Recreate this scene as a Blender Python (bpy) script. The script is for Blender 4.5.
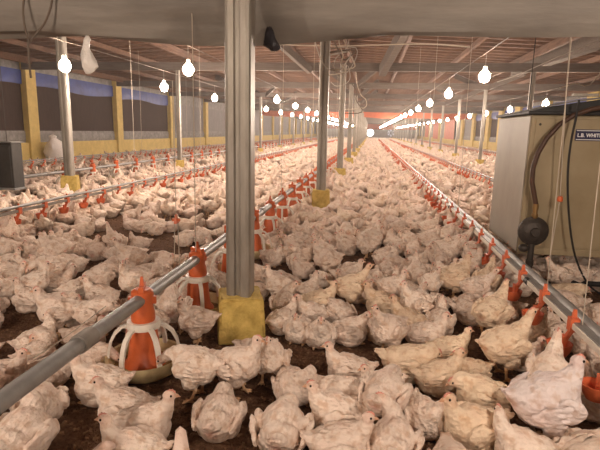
import bpy, bmesh, math, random
import numpy as np
from mathutils import Vector, Matrix

for o in list(bpy.data.objects):
    bpy.data.objects.remove(o, do_unlink=True)
random.seed(7)
rng = np.random.default_rng(11)
C = bpy.context.scene.collection
PI = math.pi

# ------------------------------------------------------------------ camera
F, H = 490.0, 1.15                      # focal length in pixels (600x450), eye height
def _ray(u, v): return np.array([(u - 300) / F, (225 - v) / F, -1.0])
_y = _ray(371, 132); _y /= np.linalg.norm(_y)          # long axis of the house
_r = np.array([1, -0.0216, 0.0]); _r /= np.linalg.norm(_r)
_z = np.cross(_r, _y); _z /= np.linalg.norm(_z)
_x = np.cross(_y, _z)
RM = np.stack([_x, _y, _z])
def onz(u, v, z=0.0):
    d = RM @ _ray(u, v); t = (z - H) / d[2]
    return Vector((d[0] * t, d[1] * t, z))
def onx(u, v, x):
    d = RM @ _ray(u, v); t = x / d[0]
    return Vector((x, d[1] * t, d[2] * t + H))
def ony(u, v, y):
    d = RM @ _ray(u, v); t = y / d[1]
    return Vector((d[0] * t, y, d[2] * t + H))
cam = bpy.data.cameras.new('camera')
cam.sensor_width = 36; cam.lens = F / 600 * 36; cam.clip_start = 0.02; cam.clip_end = 300
co = bpy.data.objects.new('camera', cam); C.objects.link(co)
m4 = Matrix([list(RM[0]) + [0], list(RM[1]) + [0], list(RM[2]) + [H], [0, 0, 0, 1]])
co.matrix_world = m4
bpy.context.scene.camera = co

# ------------------------------------------------------------------ world, exposure
W = bpy.data.worlds.new('world'); bpy.context.scene.world = W; W.use_nodes = True
W.node_tree.nodes['Background'].inputs[0].default_value = (0.10, 0.14, 0.32, 1)
W.node_tree.nodes['Background'].inputs[1].default_value = 0.6
_nt = W.node_tree                                       # thin dust haze added to wash out the distance, like lens bloom
_v = _nt.nodes.new('ShaderNodeVolumeScatter'); _v.inputs['Color'].default_value = (1, .95, .92, 1)
_v.inputs['Density'].default_value = 0.0024; _v.inputs['Anisotropy'].default_value = 0.6
_nt.links.new(_v.outputs[0], _nt.nodes['World Output'].inputs['Volume'])
vs = bpy.context.scene.view_settings
vs.view_transform = 'Standard'; vs.look = 'None'; vs.gamma = 1.0; vs.use_curve_mapping = False
vs.exposure = 0.0
BULB_STRENGTH = 480.0

XL, XR, YB, YE = -9.5, 8.1, -7.0, 90.0

# ------------------------------------------------------------------ materials
def mat(name, col, rough=0.6, metal=0.0, var=0.0, scale=6.0, bump=0.0, bscale=40.0, emit=None, estr=0.0,
        col2=None, trans=0.0, stretch=None, spec=0.4):
    m = bpy.data.materials.new(name); m.use_nodes = True
    nt = m.node_tree; b = nt.nodes['Principled BSDF']
    b.inputs['Base Color'].default_value = (*col, 1)
    b.inputs['Roughness'].default_value = rough; b.inputs['Metallic'].default_value = metal
    b.inputs['Specular IOR Level'].default_value = spec
    if trans: b.inputs['Transmission Weight'].default_value = trans
    if emit:
        b.inputs['Emission Color'].default_value = (*emit, 1); b.inputs['Emission Strength'].default_value = estr
    tc = nt.nodes.new('ShaderNodeTexCoord'); src = tc.outputs['Object']
    if stretch:
        mp = nt.nodes.new('ShaderNodeMapping'); mp.inputs['Scale'].default_value = stretch
        nt.links.new(src, mp.inputs['Vector']); src = mp.outputs['Vector']
    if var > 0 or col2:
        n = nt.nodes.new('ShaderNodeTexNoise'); n.inputs['Scale'].default_value = scale
        n.inputs['Detail'].default_value = 6; n.inputs['Roughness'].default_value = 0.65
        nt.links.new(src, n.inputs['Vector'])
        cr = nt.nodes.new('ShaderNodeValToRGB')
        c2 = col2 if col2 else tuple(c * (1 - var) for c in col)
        cr.color_ramp.elements[0].position = 0.32; cr.color_ramp.elements[0].color = (*c2, 1)
        cr.color_ramp.elements[1].position = 0.68; cr.color_ramp.elements[1].color = (*col, 1)
        nt.links.new(n.outputs['Fac'], cr.inputs['Fac']); nt.links.new(cr.outputs['Color'], b.inputs['Base Color'])
    if bump > 0:
        n2 = nt.nodes.new('ShaderNodeTexNoise'); n2.inputs['Scale'].default_value = bscale; n2.inputs['Detail'].default_value = 5
        nt.links.new(src, n2.inputs['Vector'])
        bp = nt.nodes.new('ShaderNodeBump'); bp.inputs['Strength'].default_value = bump; bp.inputs['Distance'].default_value = 0.02
        nt.links.new(n2.outputs['Fac'], bp.inputs['Height']); nt.links.new(bp.outputs['Normal'], b.inputs['Normal'])
    return m

M = {
 'litter': mat('litter', (0.21, 0.115, 0.066), 0.95, var=0.6, scale=34, bump=1.0, bscale=90, col2=(0.075, 0.038, 0.022), spec=0.1),
 'chips': mat('litter_chips', (0.30, 0.175, 0.10), 0.95, scale=30, col2=(0.07, 0.035, 0.02), spec=0.1),
 'galv': mat('galvanised_steel', (0.36, 0.33, 0.28), 0.46, 0.45, scale=9, bump=0.08, bscale=60, stretch=(1, 1, 0.25), col2=(0.22, 0.195, 0.16)),
 'galv_pipe': mat('galvanised_pipe', (0.33, 0.325, 0.31), 0.45, 0.4, var=0.25, scale=14, bump=0.08, bscale=120),
 'dusty_pipe': mat('dusty_pipe', (0.30, 0.27, 0.235), 0.6, 0.3, var=0.3, scale=14),
 'yellow': mat('yellow_paint', (0.70, 0.52, 0.19), 0.7, var=0.2, scale=5, bump=0.15, bscale=25, spec=0.25),
 'footing': mat('yellow_concrete', (0.74, 0.55, 0.17), 0.8, scale=14, bump=0.5, bscale=45, col2=(0.46, 0.32, 0.08), spec=0.25),
 'wood': mat('brown_timber', (0.23, 0.125, 0.075), 0.75, scale=5, bump=0.2, bscale=30, col2=(0.10, 0.055, 0.035), stretch=(1, 6, 6)),
 'wood_y': mat('timber_lengthwise', (0.22, 0.125, 0.08), 0.75, scale=5, bump=0.2, bscale=30, col2=(0.09, 0.05, 0.033), stretch=(6, .5, 6)),
 'wood_grey': mat('dusty_timber', (0.17, 0.14, 0.115), 0.8, scale=5, bump=0.2, bscale=30, col2=(0.11, 0.085, 0.068), stretch=(.5, 6, 6)),
 'deck': mat('roof_deck', (0.25, 0.155, 0.092), 0.8, scale=3, bump=0.1, bscale=12, col2=(0.115, 0.065, 0.043), stretch=(.6, 2.5, 1)),
 'tarp': mat('grey_tarp', (0.25, 0.225, 0.19), 0.62, scale=3.0, bump=0.35, bscale=9, col2=(0.17, 0.15, 0.127), stretch=(0.5, 1, 3)),
 'blue_tarp': mat('blue_tarp', (0.045, 0.075, 0.30), 0.5, var=0.4, scale=3, bump=0.2, bscale=6),
 'netting': mat('dark_netting', (0.065, 0.037, 0.028), 0.8, var=0.4, scale=8, bump=0.2, bscale=14, stretch=(1, 5, .4)),
 'grey_tarp_far': mat('grey_side_curtain', (0.27, 0.25, 0.24), 0.7, var=0.3, scale=4, bump=0.3, bscale=6, stretch=(1, 3, .4)),
 'pale_tarp': mat('rolled_side_curtain', (0.33, 0.31, 0.29), 0.7, var=0.45, scale=6, bump=0.4, bscale=12),
 'orange_tarp': mat('orange_tarp', (0.58, 0.14, 0.06), 0.6, var=0.25, scale=3, bump=0.3, bscale=5),
 'dark_tarp': mat('dark_panel', (0.10, 0.085, 0.06), 0.8, var=0.3, scale=4),
 'orange': mat('orange_plastic', (0.66, 0.135, 0.035), 0.42, var=0.22, scale=12, spec=0.5),
 'red_plastic': mat('red_orange_plastic', (0.76, 0.17, 0.065), 0.4, var=0.2, scale=30),
 'white_plastic': mat('white_plastic', (0.82, 0.76, 0.66), 0.45, var=0.15, scale=20),
 'pan': mat('cream_plastic', (0.74, 0.60, 0.33), 0.5, var=0.3, scale=14),
 'feed': mat('feed_meal', (0.40, 0.25, 0.10), 0.95, var=0.4, scale=90, bump=0.6, bscale=140),
 'heater_shell': mat('heater_shell', (0.37, 0.30, 0.185), 0.5, 0.15, scale=4, bump=0.05, bscale=12, col2=(0.30, 0.235, 0.135)),
 'heater_side': mat('heater_side', (0.36, 0.325, 0.265), 0.5, 0.15, var=0.15, scale=5),
 'black': mat('black_rubber', (0.018, 0.016, 0.015), 0.55, var=0.2, scale=20),
 'dark_metal': mat('dark_iron', (0.075, 0.062, 0.052), 0.5, 0.5, var=0.4, scale=20, bump=0.2, bscale=60),
 'hose': mat('brown_hose', (0.085, 0.04, 0.022), 0.5, var=0.3, scale=20),
 'brass': mat('brass', (0.32, 0.20, 0.08), 0.45, 0.8),
 'badge': mat('navy_badge', (0.018, 0.02, 0.07), 0.4),
 'badge_white': mat('badge_lettering', (0.85, 0.85, 0.85), 0.5),
 'bag': mat('white_plastic_bag', (0.80, 0.76, 0.70), 0.35, var=0.12, scale=25, bump=0.6, bscale=35),
 'black_bag': mat('black_plastic_bag', (0.016, 0.014, 0.018), 0.35, bump=0.6, bscale=35),
 'cord': mat('pale_cord', (0.50, 0.43, 0.34), 0.8),
 'dark_cord': mat('dark_cord', (0.13, 0.10, 0.075), 0.8),
 'cable_white': mat('white_cable', (0.40, 0.36, 0.31), 0.6),
 'bulb': mat('lit_bulb', (1, 1, 1), 0.4, emit=(1.0, 0.815, 0.675), estr=BULB_STRENGTH),
 'socket': mat('bulb_socket', (0.65, 0.6, 0.52), 0.5),
 'fan_light': mat('daylight_through_fan', (0.9, 0.9, 0.9), 0.5, emit=(1, 0.98, 0.96), estr=6.0),
 'fan_grey': mat('fan_shutter', (0.62, 0.62, 0.66), 0.5, emit=(0.75, 0.8, 0.95), estr=0.35),
 'concrete': mat('pale_render', (0.42, 0.37, 0.33), 0.85, var=0.25, scale=3),
 'eye': mat('dark_eye', (0.02, 0.012, 0.01), 0.15),
 'beak': mat('horn_beak', (0.72, 0.42, 0.26), 0.45),
 'comb': mat('pink_comb', (0.76, 0.34, 0.26), 0.55, var=0.15, scale=40),
 'sack': mat('white_woven_sack', (0.88, 0.82, 0.78), 0.7, var=0.1, scale=30, bump=0.5, bscale=18),
 'box_dark': mat('grey_box_shell', (0.06, 0.055, 0.05), 0.6, 0.3, var=0.3, scale=6),
}
def plumage():
    m = bpy.data.materials.new('white_plumage'); m.use_nodes = True; nt = m.node_tree
    b = nt.nodes['Principled BSDF']; b.inputs['Roughness'].default_value = 0.85; b.inputs['Specular IOR Level'].default_value = 0.15
    at = nt.nodes.new('ShaderNodeAttribute'); at.attribute_name = 'tint'
    oi = nt.nodes.new('ShaderNodeObjectInfo')
    mx = nt.nodes.new('ShaderNodeMix'); mx.data_type = 'RGBA'
    mx.inputs[6].default_value = (0.86, 0.81, 0.77, 1); mx.inputs[7].default_value = (1.06, 1.04, 1.0, 1)
    nt.links.new(oi.outputs['Random'], mx.inputs[0])
    mu = nt.nodes.new('ShaderNodeMix'); mu.data_type = 'RGBA'; mu.blend_type = 'MULTIPLY'; mu.inputs[0].default_value = 1
    nt.links.new(at.outputs['Color'], mu.inputs[6]); nt.links.new(mx.outputs[2], mu.inputs[7])
    mc = nt.nodes.new('ShaderNodeMix'); mc.data_type = 'RGBA'; mc.blend_type = 'MULTIPLY'; mc.inputs[0].default_value = 1
    nt.links.new(mu.outputs[2], mc.inputs[6]); nt.links.new(oi.outputs['Color'], mc.inputs[7]); mu = mc
    tc = nt.nodes.new('ShaderNodeTexCoord')
    n = nt.nodes.new('ShaderNodeTexNoise'); n.inputs['Scale'].default_value = 26; n.inputs['Detail'].default_value = 5
    nt.links.new(tc.outputs['Object'], n.inputs['Vector'])
    cr = nt.nodes.new('ShaderNodeValToRGB')
    cr.color_ramp.elements[0].position = 0.34; cr.color_ramp.elements[0].color = (0.80, 0.68, 0.58, 1)
    cr.color_ramp.elements[1].position = 0.5; cr.color_ramp.elements[1].color = (1, 1, 1, 1)
    nt.links.new(n.outputs['Fac'], cr.inputs['Fac'])
    mu2 = nt.nodes.new('ShaderNodeMix'); mu2.data_type = 'RGBA'; mu2.blend_type = 'MULTIPLY'; mu2.inputs[0].default_value = 0.8
    nt.links.new(mu.outputs[2], mu2.inputs[6]); nt.links.new(cr.outputs['Color'], mu2.inputs[7])
    nt.links.new(mu2.outputs[2], b.inputs['Base Color'])
    mp = nt.nodes.new('ShaderNodeMapping'); mp.inputs['Scale'].default_value = (26, 55, 55)
    nt.links.new(tc.outputs['Object'], mp.inputs['Vector'])
    vo = nt.nodes.new('ShaderNodeTexVoronoi'); vo.inputs['Scale'].default_value = 1.0
    nt.links.new(mp.outputs['Vector'], vo.inputs['Vector'])
    ad = nt.nodes.new('ShaderNodeMath'); ad.operation = 'ADD'
    n3 = nt.nodes.new('ShaderNodeTexNoise'); n3.inputs['Scale'].default_value = 45; n3.inputs['Detail'].default_value = 6
    nt.links.new(tc.outputs['Object'], n3.inputs['Vector'])
    nt.links.new(vo.outputs['Distance'], ad.inputs[0]); nt.links.new(n3.outputs['Fac'], ad.inputs[1])
    bp = nt.nodes.new('ShaderNodeBump'); bp.inputs['Strength'].default_value = 0.6; bp.inputs['Distance'].default_value = 0.013
    nt.links.new(ad.outputs[0], bp.inputs['Height']); nt.links.new(bp.outputs['Normal'], b.inputs['Normal'])
    return m
M['plumage'] = plumage()

# ------------------------------------------------------------------ mesh helpers
class MB:
    def __init__(s): s.v = []; s.f = []
    def add(s, vs, fs):
        o = len(s.v); s.v += [tuple(p) for p in vs]; s.f += [tuple(i + o for i in f) for f in fs]; return s
    def box(s, x0, x1, y0, y1, z0, z1, taper=1.0):
        cx, cy = (x0 + x1) / 2, (y0 + y1) / 2
        t = taper
        vs = [(x0, y0, z0), (x1, y0, z0), (x1, y1, z0), (x0, y1, z0)]
        vs += [(cx + (x - cx) * t, cy + (y - cy) * t, z1) for x, y, _ in vs]
        return s.add(vs, [(0, 3, 2, 1), (4, 5, 6, 7), (0, 1, 5, 4), (1, 2, 6, 5), (2, 3, 7, 6), (3, 0, 4, 7)])
    def tube(s, pts, r, n=8, cap=True):
        pts = [Vector(p) for p in pts]; rs = r if isinstance(r, (list, tuple)) else [r] * len(pts)
        vs = []; prev = None
        for i, p in enumerate(pts):
            t = (pts[min(i + 1, len(pts) - 1)] - pts[max(i - 1, 0)]).normalized()
            if prev is None:
                a = Vector((0, 0, 1)) if abs(t.z) < 0.9 else Vector((1, 0, 0))
                u = t.cross(a).normalized()
            else:
                u = (prev - t * prev.dot(t)).normalized()
            prev = u; w = t.cross(u)
            for k in range(n):
                an = 2 * PI * k / n; vs.append(p + (u * math.cos(an) + w * math.sin(an)) * rs[i])
        fs = [(i * n + k, i * n + (k + 1) % n, (i + 1) * n + (k + 1) % n, (i + 1) * n + k) for i in range(len(pts) - 1) for k in range(n)]
        if cap: fs += [tuple(range(n))[::-1], tuple(range((len(pts) - 1) * n, len(pts) * n))]
        return s.add(vs, fs)
    def lathe(s, prof, n=20, c=(0, 0, 0), axis='z', cap=True):
        vs = []
        for r, h in prof:
            for k in range(n):
                a = 2 * PI * k / n
                if axis == 'z': vs.append((c[0] + r * math.cos(a), c[1] + r * math.sin(a), c[2] + h))
                else: vs.append((c[0] + r * math.cos(a), c[1] + h, c[2] + r * math.sin(a)))
        fs = [(i * n + k, i * n + (k + 1) % n, (i + 1) * n + (k + 1) % n, (i + 1) * n + k) for i in range(len(prof) - 1) for k in range(n)]
        if cap: fs += [tuple(range(n))[::-1], tuple(range((len(prof) - 1) * n, len(prof) * n))]
        return s.add(vs, fs)
    def ell(s, c, r, rot=None, nu=14, nv=9):
        vs = []
        R_ = rot if rot is not None else Matrix.Identity(3)
        for j in range(nv + 1):
            th = PI * j / nv
            for k in range(nu):
                ph = 2 * PI * k / nu
                p = R_ @ Vector((r[0] * math.sin(th) * math.cos(ph), r[1] * math.sin(th) * math.sin(ph), r[2] * math.cos(th)))
                vs.append((c[0] + p.x, c[1] + p.y, c[2] + p.z))
        fs = [(j * nu + k, (j + 1) * nu + k, (j + 1) * nu + (k + 1) % nu, j * nu + (k + 1) % nu) for j in range(nv) for k in range(nu)]
        return s.add(vs, fs)
    def prism(s, poly, z0, z1):            # polygon in XY extruded in Z
        n = len(poly)
        vs = [(x, y, z0) for x, y in poly] + [(x, y, z1) for x, y in poly]
        return s.add(vs, [tuple(range(n))[::-1], tuple(range(n, 2 * n))] + [(i, (i + 1) % n, n + (i + 1) % n, n + i) for i in range(n)])
    def mesh(s, name, smooth=False, bevel=0.0):
        me = bpy.data.meshes.new(name); me.from_pydata(s.v, [], s.f)
        bm = bmesh.new(); bm.from_mesh(me)
        bmesh.ops.remove_doubles(bm, verts=bm.verts, dist=1e-6)
        bmesh.ops.recalc_face_normals(bm, faces=bm.faces)
        if bevel > 0:
            bmesh.ops.bevel(bm, geom=[e for e in bm.edges if len(e.link_faces) == 2 and e.calc_face_angle(0) > 0.6], offset=bevel, segments=2, affect='EDGES', profile=0.5)
        bm.to_mesh(me); bm.free()
        if smooth:
            me.polygons.foreach_set('use_smooth', [True] * len(me.polygons))
            me.set_sharp_from_angle(angle=0.7) if hasattr(me, 'set_sharp_from_angle') else None
        return me
def obj(name, me, m=None, parent=None, loc=None, rz=None):
    if isinstance(me, MB): me = me.mesh(name)
    o = bpy.data.objects.new(name, me); C.objects.link(o)
    if m is not None and me is not None and len(me.materials) == 0: me.materials.append(M[m] if isinstance(m, str) else m)
    if parent is not None: o.parent = parent
    if loc is not None: o.location = loc
    if rz is not None: o.rotation_euler = (0, 0, rz)
    return o
def tag(o, label=None, cat=None, group=None, kind=None):
    if label: o['label'] = label
    if cat: o['category'] = cat
    if group: o['group'] = group
    if kind: o['kind'] = kind
    return o
def thing(name, label, cat, loc=(0, 0, 0), rz=0, group=None):
    o = bpy.data.objects.new(name, None); C.objects.link(o); o.empty_display_size = 0.1
    o.location = loc; o.rotation_euler = (0, 0, rz)
    return tag(o, label, cat, group)
def struct(name, me, m): return tag(obj(name, me, m), kind='structure')
ORD = ['first', 'second', 'third', 'fourth', 'fifth', 'sixth', 'seventh', 'eighth', 'ninth', 'tenth']

# ------------------------------------------------------------------ floor
mb = MB(); mb.box(XL - .2, XR + .2, YB - .2, YE + .2, -0.15, 0.0)
fl = struct('floor', mb, 'litter'); fl['label'] = 'dark brown litter floor'

nch = 16000
cy = rng.uniform(1.0, 7.0, nch) ** 1.0; cx = rng.uniform(-.95, .75, nch) * cy
ca = rng.uniform(0, PI, nch); cl = rng.uniform(.004, .013, nch); cw = rng.uniform(.002, .006, nch); ch = rng.uniform(.002, .009, nch)
base = np.array([(-1, -1, 0), (1, -1, 0), (1, 1, 0), (-1, 1, 0), (-.7, -.6, 1), (.7, -.6, 1), (.7, .6, 1), (-.7, .6, 1)], float)
lx = base[None, :, 0] * cl[:, None]; ly = base[None, :, 1] * cw[:, None]
vv = np.stack([lx * np.cos(ca)[:, None] - ly * np.sin(ca)[:, None] + cx[:, None], lx * np.sin(ca)[:, None] + ly * np.cos(ca)[:, None] + cy[:, None], base[None, :, 2] * ch[:, None]], -1).reshape(-1, 3)
qf = np.array([(4, 5, 6, 7), (0, 1, 5, 4), (1, 2, 6, 5), (2, 3, 7, 6), (3, 0, 4, 7)])
ff = (qf[None] + 8 * np.arange(nch)[:, None, None]).reshape(-1, 4)
me = bpy.data.meshes.new('litter_chips'); me.from_pydata(vv.tolist(), [], ff.tolist())
tag(obj('litter_chips', me, 'chips'), 'crumbly brown litter scattered over the near floor', 'litter', kind='stuff')

# ------------------------------------------------------------------ side walls
def side_wall(name, x, sgn, cols, far_from):
    """dwarf wall + columns + curtains; sgn = direction into the house"""
    mb = MB(); mb.box(min(x, x - sgn * .18), max(x, x - sgn * .18), YB, YE, 0, .65)
    w = struct(name, mb.mesh(name), 'yellow'); w['label'] = 'low yellow painted wall with columns and side curtains'
    for i, y in enumerate(cols):
        wd = .42 if sgn > 0 else .95
        mb = MB(); mb.box(x - sgn * .16, x + sgn * .07, y - wd / 2, y + wd / 2, 0, 2.84)
        obj('column', mb.mesh('column', bevel=.012), 'yellow', w)
    ys = [YB] + list(cols) + [YE]
    for a, b in zip(ys[:-1], ys[1:]):
        if b - a < .5: continue
        grey = a > far_from
        xx = x - sgn * .12
        def sheet(nm, z0, z1, m, bulge, off, n=14):
            vs = []; fs = []
            rows = 4
            for t in (0, .012):
                for j in range(rows + 1):
                    for i in range(n + 1):
                        yy = a + .1 + (b - a - .2) * i / n; zz = z0 + (z1 - z0) * j / rows
                        dx = bulge * math.sin(PI * j / rows) * (0.5 + .5 * math.sin(i * 2.1 + a)) + .012 * math.sin(i * 3.3 + j + a)
                        if nm == 'blue_tarp_strip' and j == 0: zz += .05 * math.sin(i * .5 + a)
                        vs.append((xx + sgn * (dx * .6 + off) + t, yy, zz))
            N = (rows + 1) * (n + 1)
            for j in range(rows):
                for i in range(n):
                    q = (j * (n + 1) + i, j * (n + 1) + i + 1, (j + 1) * (n + 1) + i + 1, (j + 1) * (n + 1) + i)
                    fs.append(q); fs.append(tuple(k + N for k in q[::-1]))
            o = obj(nm, MB().add(vs, fs).mesh(nm, smooth=True), m, w); return o
        sheet('side_curtain', .72, 2.30, 'grey_tarp_far' if grey else 'netting', .03, 0)
        sheet('rolled_curtain_hem', .65, .98, 'pale_tarp', .10, .02)
        if not grey: sheet('blue_tarp_strip', 2.20, 2.62, 'blue_tarp', .04, .045)
        sheet('eave_strip', 2.58 if not grey else 2.28, 2.95, 'pale_tarp', .02, .015)
    return w
wl = side_wall('wall_left', XL, 1, [-6.9, -1.9, 2.9, 7.9, 12.95, 17.85, 22.9, 28.0, 33, 38, 43, 48, 53, 58, 63, 68, 73, 78, 83, 88], 22)
wr = side_wall('wall_right', XR, -1, [-5, 0, 5, 10, 15, 20, 25, 29.5, 33.2, 36.6, 41.6, 46.6, 51.6, 56.6, 61.6, 66.6, 71.6, 76.6, 81.6, 86.6], 37)
# orange tarps hung on the far part of the right-hand wall
for i, (a, b, z0, z1) in enumerate([(50.0, 56.4, .6, 2.5), (61.8, 66.4, .5, 2.5), (72, 76, .6, 2.5)]):
    mb = MB()
    n = 16
    vs = [(XR - .10 - .02 * math.sin(k * 1.7) - t, a + (b - a) * k / n, z) for t in (0, .015) for z in (z0, z1) for k in range(n + 1)]
    q = n + 1
    fs = [(k, k + 1, q + k + 1, q + k) for k in range(n)] + [(2 * q + k, 3 * q + k, 3 * q + k + 1, 2 * q + k + 1) for k in range(n)]
    mb.add(vs, fs)
    tag(obj('orange_tarp', mb.mesh('orange_tarp', smooth=True), 'orange_tarp'), ['nearest orange tarp hung between yellow columns on the far right wall', 'middle of the orange tarps on the far right wall', 'farthest small orange tarp on the right wall'][i], 'tarp')

mb = MB(); mb.box(XL - .2, XR + .2, YE, YE + .2, 0, 3.6)
wf = struct('wall_far', mb, 'concrete'); wf['label'] = 'distant grey end wall with fans'
mb = MB(); mb.box(XL - .2, XR + .2, YB - .2, YB, 0, 3.6)
struct('wall_back', mb, 'concrete')

# ------------------------------------------------------------------ roof and ceiling
RX, RZ, EZ = -0.7, 3.42, 2.98
def roofz(x): return EZ + (RZ - EZ) * (1 - abs(x - RX) / ((XR - RX) if x > RX else (RX - XL)))
mb = MB()
for xa, xb in ((XL - .3, RX), (RX, XR + .3)):
    za, zb = roofz(xa), roofz(xb)
    vs = [(xa, YB - .2, za), (xb, YB - .2, zb), (xb, YE + .2, zb), (xa, YE + .2, za)]
    vs += [(x, y, z + .05) for x, y, z in vs]
    mb.add(vs, [(0, 3, 2, 1), (4, 5, 6, 7), (0, 1, 5, 4), (1, 2, 6, 5), (2, 3, 7, 6), (3, 0, 4, 7)])
ceil = struct('ceiling', mb.mesh('ceiling'), 'deck'); ceil['label'] = 'low brown timber roof with battens, purlins and tie beams'
# battens, running across, both slopes
bat = []
for xa, xb in ((XL, RX), (RX, XR)):
    za, zb = roofz(xa), roofz(xb)
    vs = [(xa, -.035, za - .07), (xb, -.035, zb - .07), (xb, .035, zb - .07), (xa, .035, za - .07)] + [(xa, -.035, za), (xb, -.035, zb), (xb, .035, zb), (xa, .035, za)]
    bat.append(MB().add(vs, [(0, 3, 2, 1), (4, 5, 6, 7), (0, 1, 5, 4), (1, 2, 6, 5), (2, 3, 7, 6), (3, 0, 4, 7)]).mesh('batten'))
y = YB + .3; k = 0
while y < 58:
    for me in bat: obj('batten', me, 'wood', ceil, (0, y + rng.uniform(-.05, .05), 0))
    y += .46; k += 1
# purlins lengthwise below the battens
for i, x in enumerate([-9.2, -7.9, -6.4, -4.95, -3.6, -2.15, -0.69, 0.75, 2.25, 3.75, 5.3, 6.8, 7.9]):
    z = roofz(x) - .07
    h = .17 if i % 3 == 0 else .11
    yy = YB
    mb = MB(); mb.box(-.04, .04, 0, YE - YB, -h, 0)
    obj('purlin', mb.mesh('purlin'), 'wood_y' if i % 2 else 'wood', ceil, (x, YB, z))
# tie beams across, and diagonal braces
POSTY = [2.55, 7.08, 11.45, 16.2] + [16.2 + 4.9 * k for k in range(1, 15)]
TIEY = [-2.2, 2.55] + [7.6 + 5.0 * k for k in range(0, 16)]
tb = MB(); tb.box(XL, XR, -.045, .045, 2.62, 2.82); tbm = tb.mesh('tie_beam', bevel=.006)
for y in TIEY: obj('tie_beam', tbm, 'wood_grey', ceil, (0, y + .12, 0))
def brace(p, q, w=.09):
    mb = MB(); p, q = Vector(p), Vector(q)
    d = (q - p).normalized(); s = d.cross(Vector((0, 0, 1))).normalized() * w / 2; u = s.cross(d).normalized() * w * .8
    vs = [a + b for a in (p, q) for b in (-s - u, s - u, s + u, -s + u)]
    mb.add(vs, [(0, 3, 2, 1), (4, 5, 6, 7), (0, 1, 5, 4), (1, 2, 6, 5), (2, 3, 7, 6), (3, 0, 4, 7)])
    obj('brace', mb.mesh('brace'), 'wood_grey', ceil)
brace(onx(515, 70, 3.75), (4.45, 9.0, 3.02), .2)
brace((-1.55, 12.4, 2.6), (-2.3, 11.0, 3.2), .1)
brace((0.2, 12.7, 2.62), (0.62, 10.2, 3.25), .16)
for y in (17.6, 22.6, 27.6):
    for x in (-4.95, -.69, 3.75):
        brace((x + .12, y + .12, 2.70), (x + .9, y - .9, roofz(x + .9) - .1), .1)
        brace((x - .12, y + .12, 2.70), (x - .9, y + .9, roofz(x - .9) - .1), .1)

# ------------------------------------------------------------------ hung orange curtains across the house
def cross_band(y, z0, z1, x0, x1, m, name, label, sag):
    mb = MB(); n = 40
    vs = []
    for t in (0, .03):
        for j in (0, 1, 2):
            for k in range(n + 1):
                x = x0 + (x1 - x0) * k / n
                s = sag * math.sin(PI * ((x - x0) / 4.4 % 1.0))
                vs.append((x, y + t + .03 * math.sin(k * 1.9 + j), (z0, (z0 + z1) / 2, z1)[j] - s * (1 if j == 0 else .4)))
    q = n + 1
    fs = []
    for b in (0, 3 * q):
        for j in (0, 1):
            fs += [(b + j * q + k, b + j * q + k + 1, b + (j + 1) * q + k + 1, b + (j + 1) * q + k) for k in range(n)]
    mb.add(vs, fs)
    return tag(obj(name, mb.mesh(name, smooth=True), m), label, 'curtain')
cross_band(42, 2.36, 2.78, XL + .1, XR - .1, 'orange_tarp', 'orange_curtain', 'orange curtain bunched under the roof across the middle of the house', .10)
cross_band(88.5, 1.65, 2.60, XL + .1, XR - .1, 'orange_tarp', 'orange_curtain', 'wide orange curtain band in front of the far end wall', .05)
cross_band(86, 2.5, 3.3, XL + .1, XR - .1, 'dark_tarp', 'dark_curtain', 'dark band of sheeting above the far orange curtain', .0)
# fans in the end wall
def fan(x, z, r, m, label):
    t = thing('exhaust_fan', label, 'fan', (x, YE - .02, z), 0, 'exhaust fans in the far end wall')
    mb = MB(); mb.lathe([(r, -.22), (r * 1.12, -.22), (r * 1.12, 0), (r, 0), (r, -.22)], 28, axis='y', cap=False)
    obj('shroud', mb.mesh('shroud'), 'galv_pipe', t)
    mb = MB(); mb.lathe([(r, -.06), (r, -.02)], 28, axis='y'); obj('shutter', mb.mesh('shutter'), m, t)
    for k in range(6):
        a = k * PI / 3; mb = MB(); ca, sa = math.cos(a), math.sin(a); ra = r * .95
        mb.add([(.04 * ca - .05 * sa, -.15, .04 * sa + .05 * ca), (ra * ca - .16 * sa, -.17, ra * sa + .16 * ca), (ra * ca + .1 * sa, -.11, ra * sa - .1 * ca), (.04 * ca + .05 * sa, -.13, .04 * sa - .05 * ca)], [(0, 1, 2, 3)])
        if m != 'fan_light': obj('blade', mb.mesh('blade'), 'galv_pipe', t)
    mb = MB(); mb.lathe([(.05, -.2), (.09, -.18), (.09, -.1)], 12, axis='y'); obj('hub', mb.mesh('hub'), 'dark_metal' if m != 'fan_light' else 'fan_light', t)
fan(-.15, 1.02, .62, 'fan_light', 'round fan opening glowing white in the far end wall')
fan(3.5, 1.05, .60, 'fan_grey', 'round grey fan right of the glowing one in the far end wall')

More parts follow.
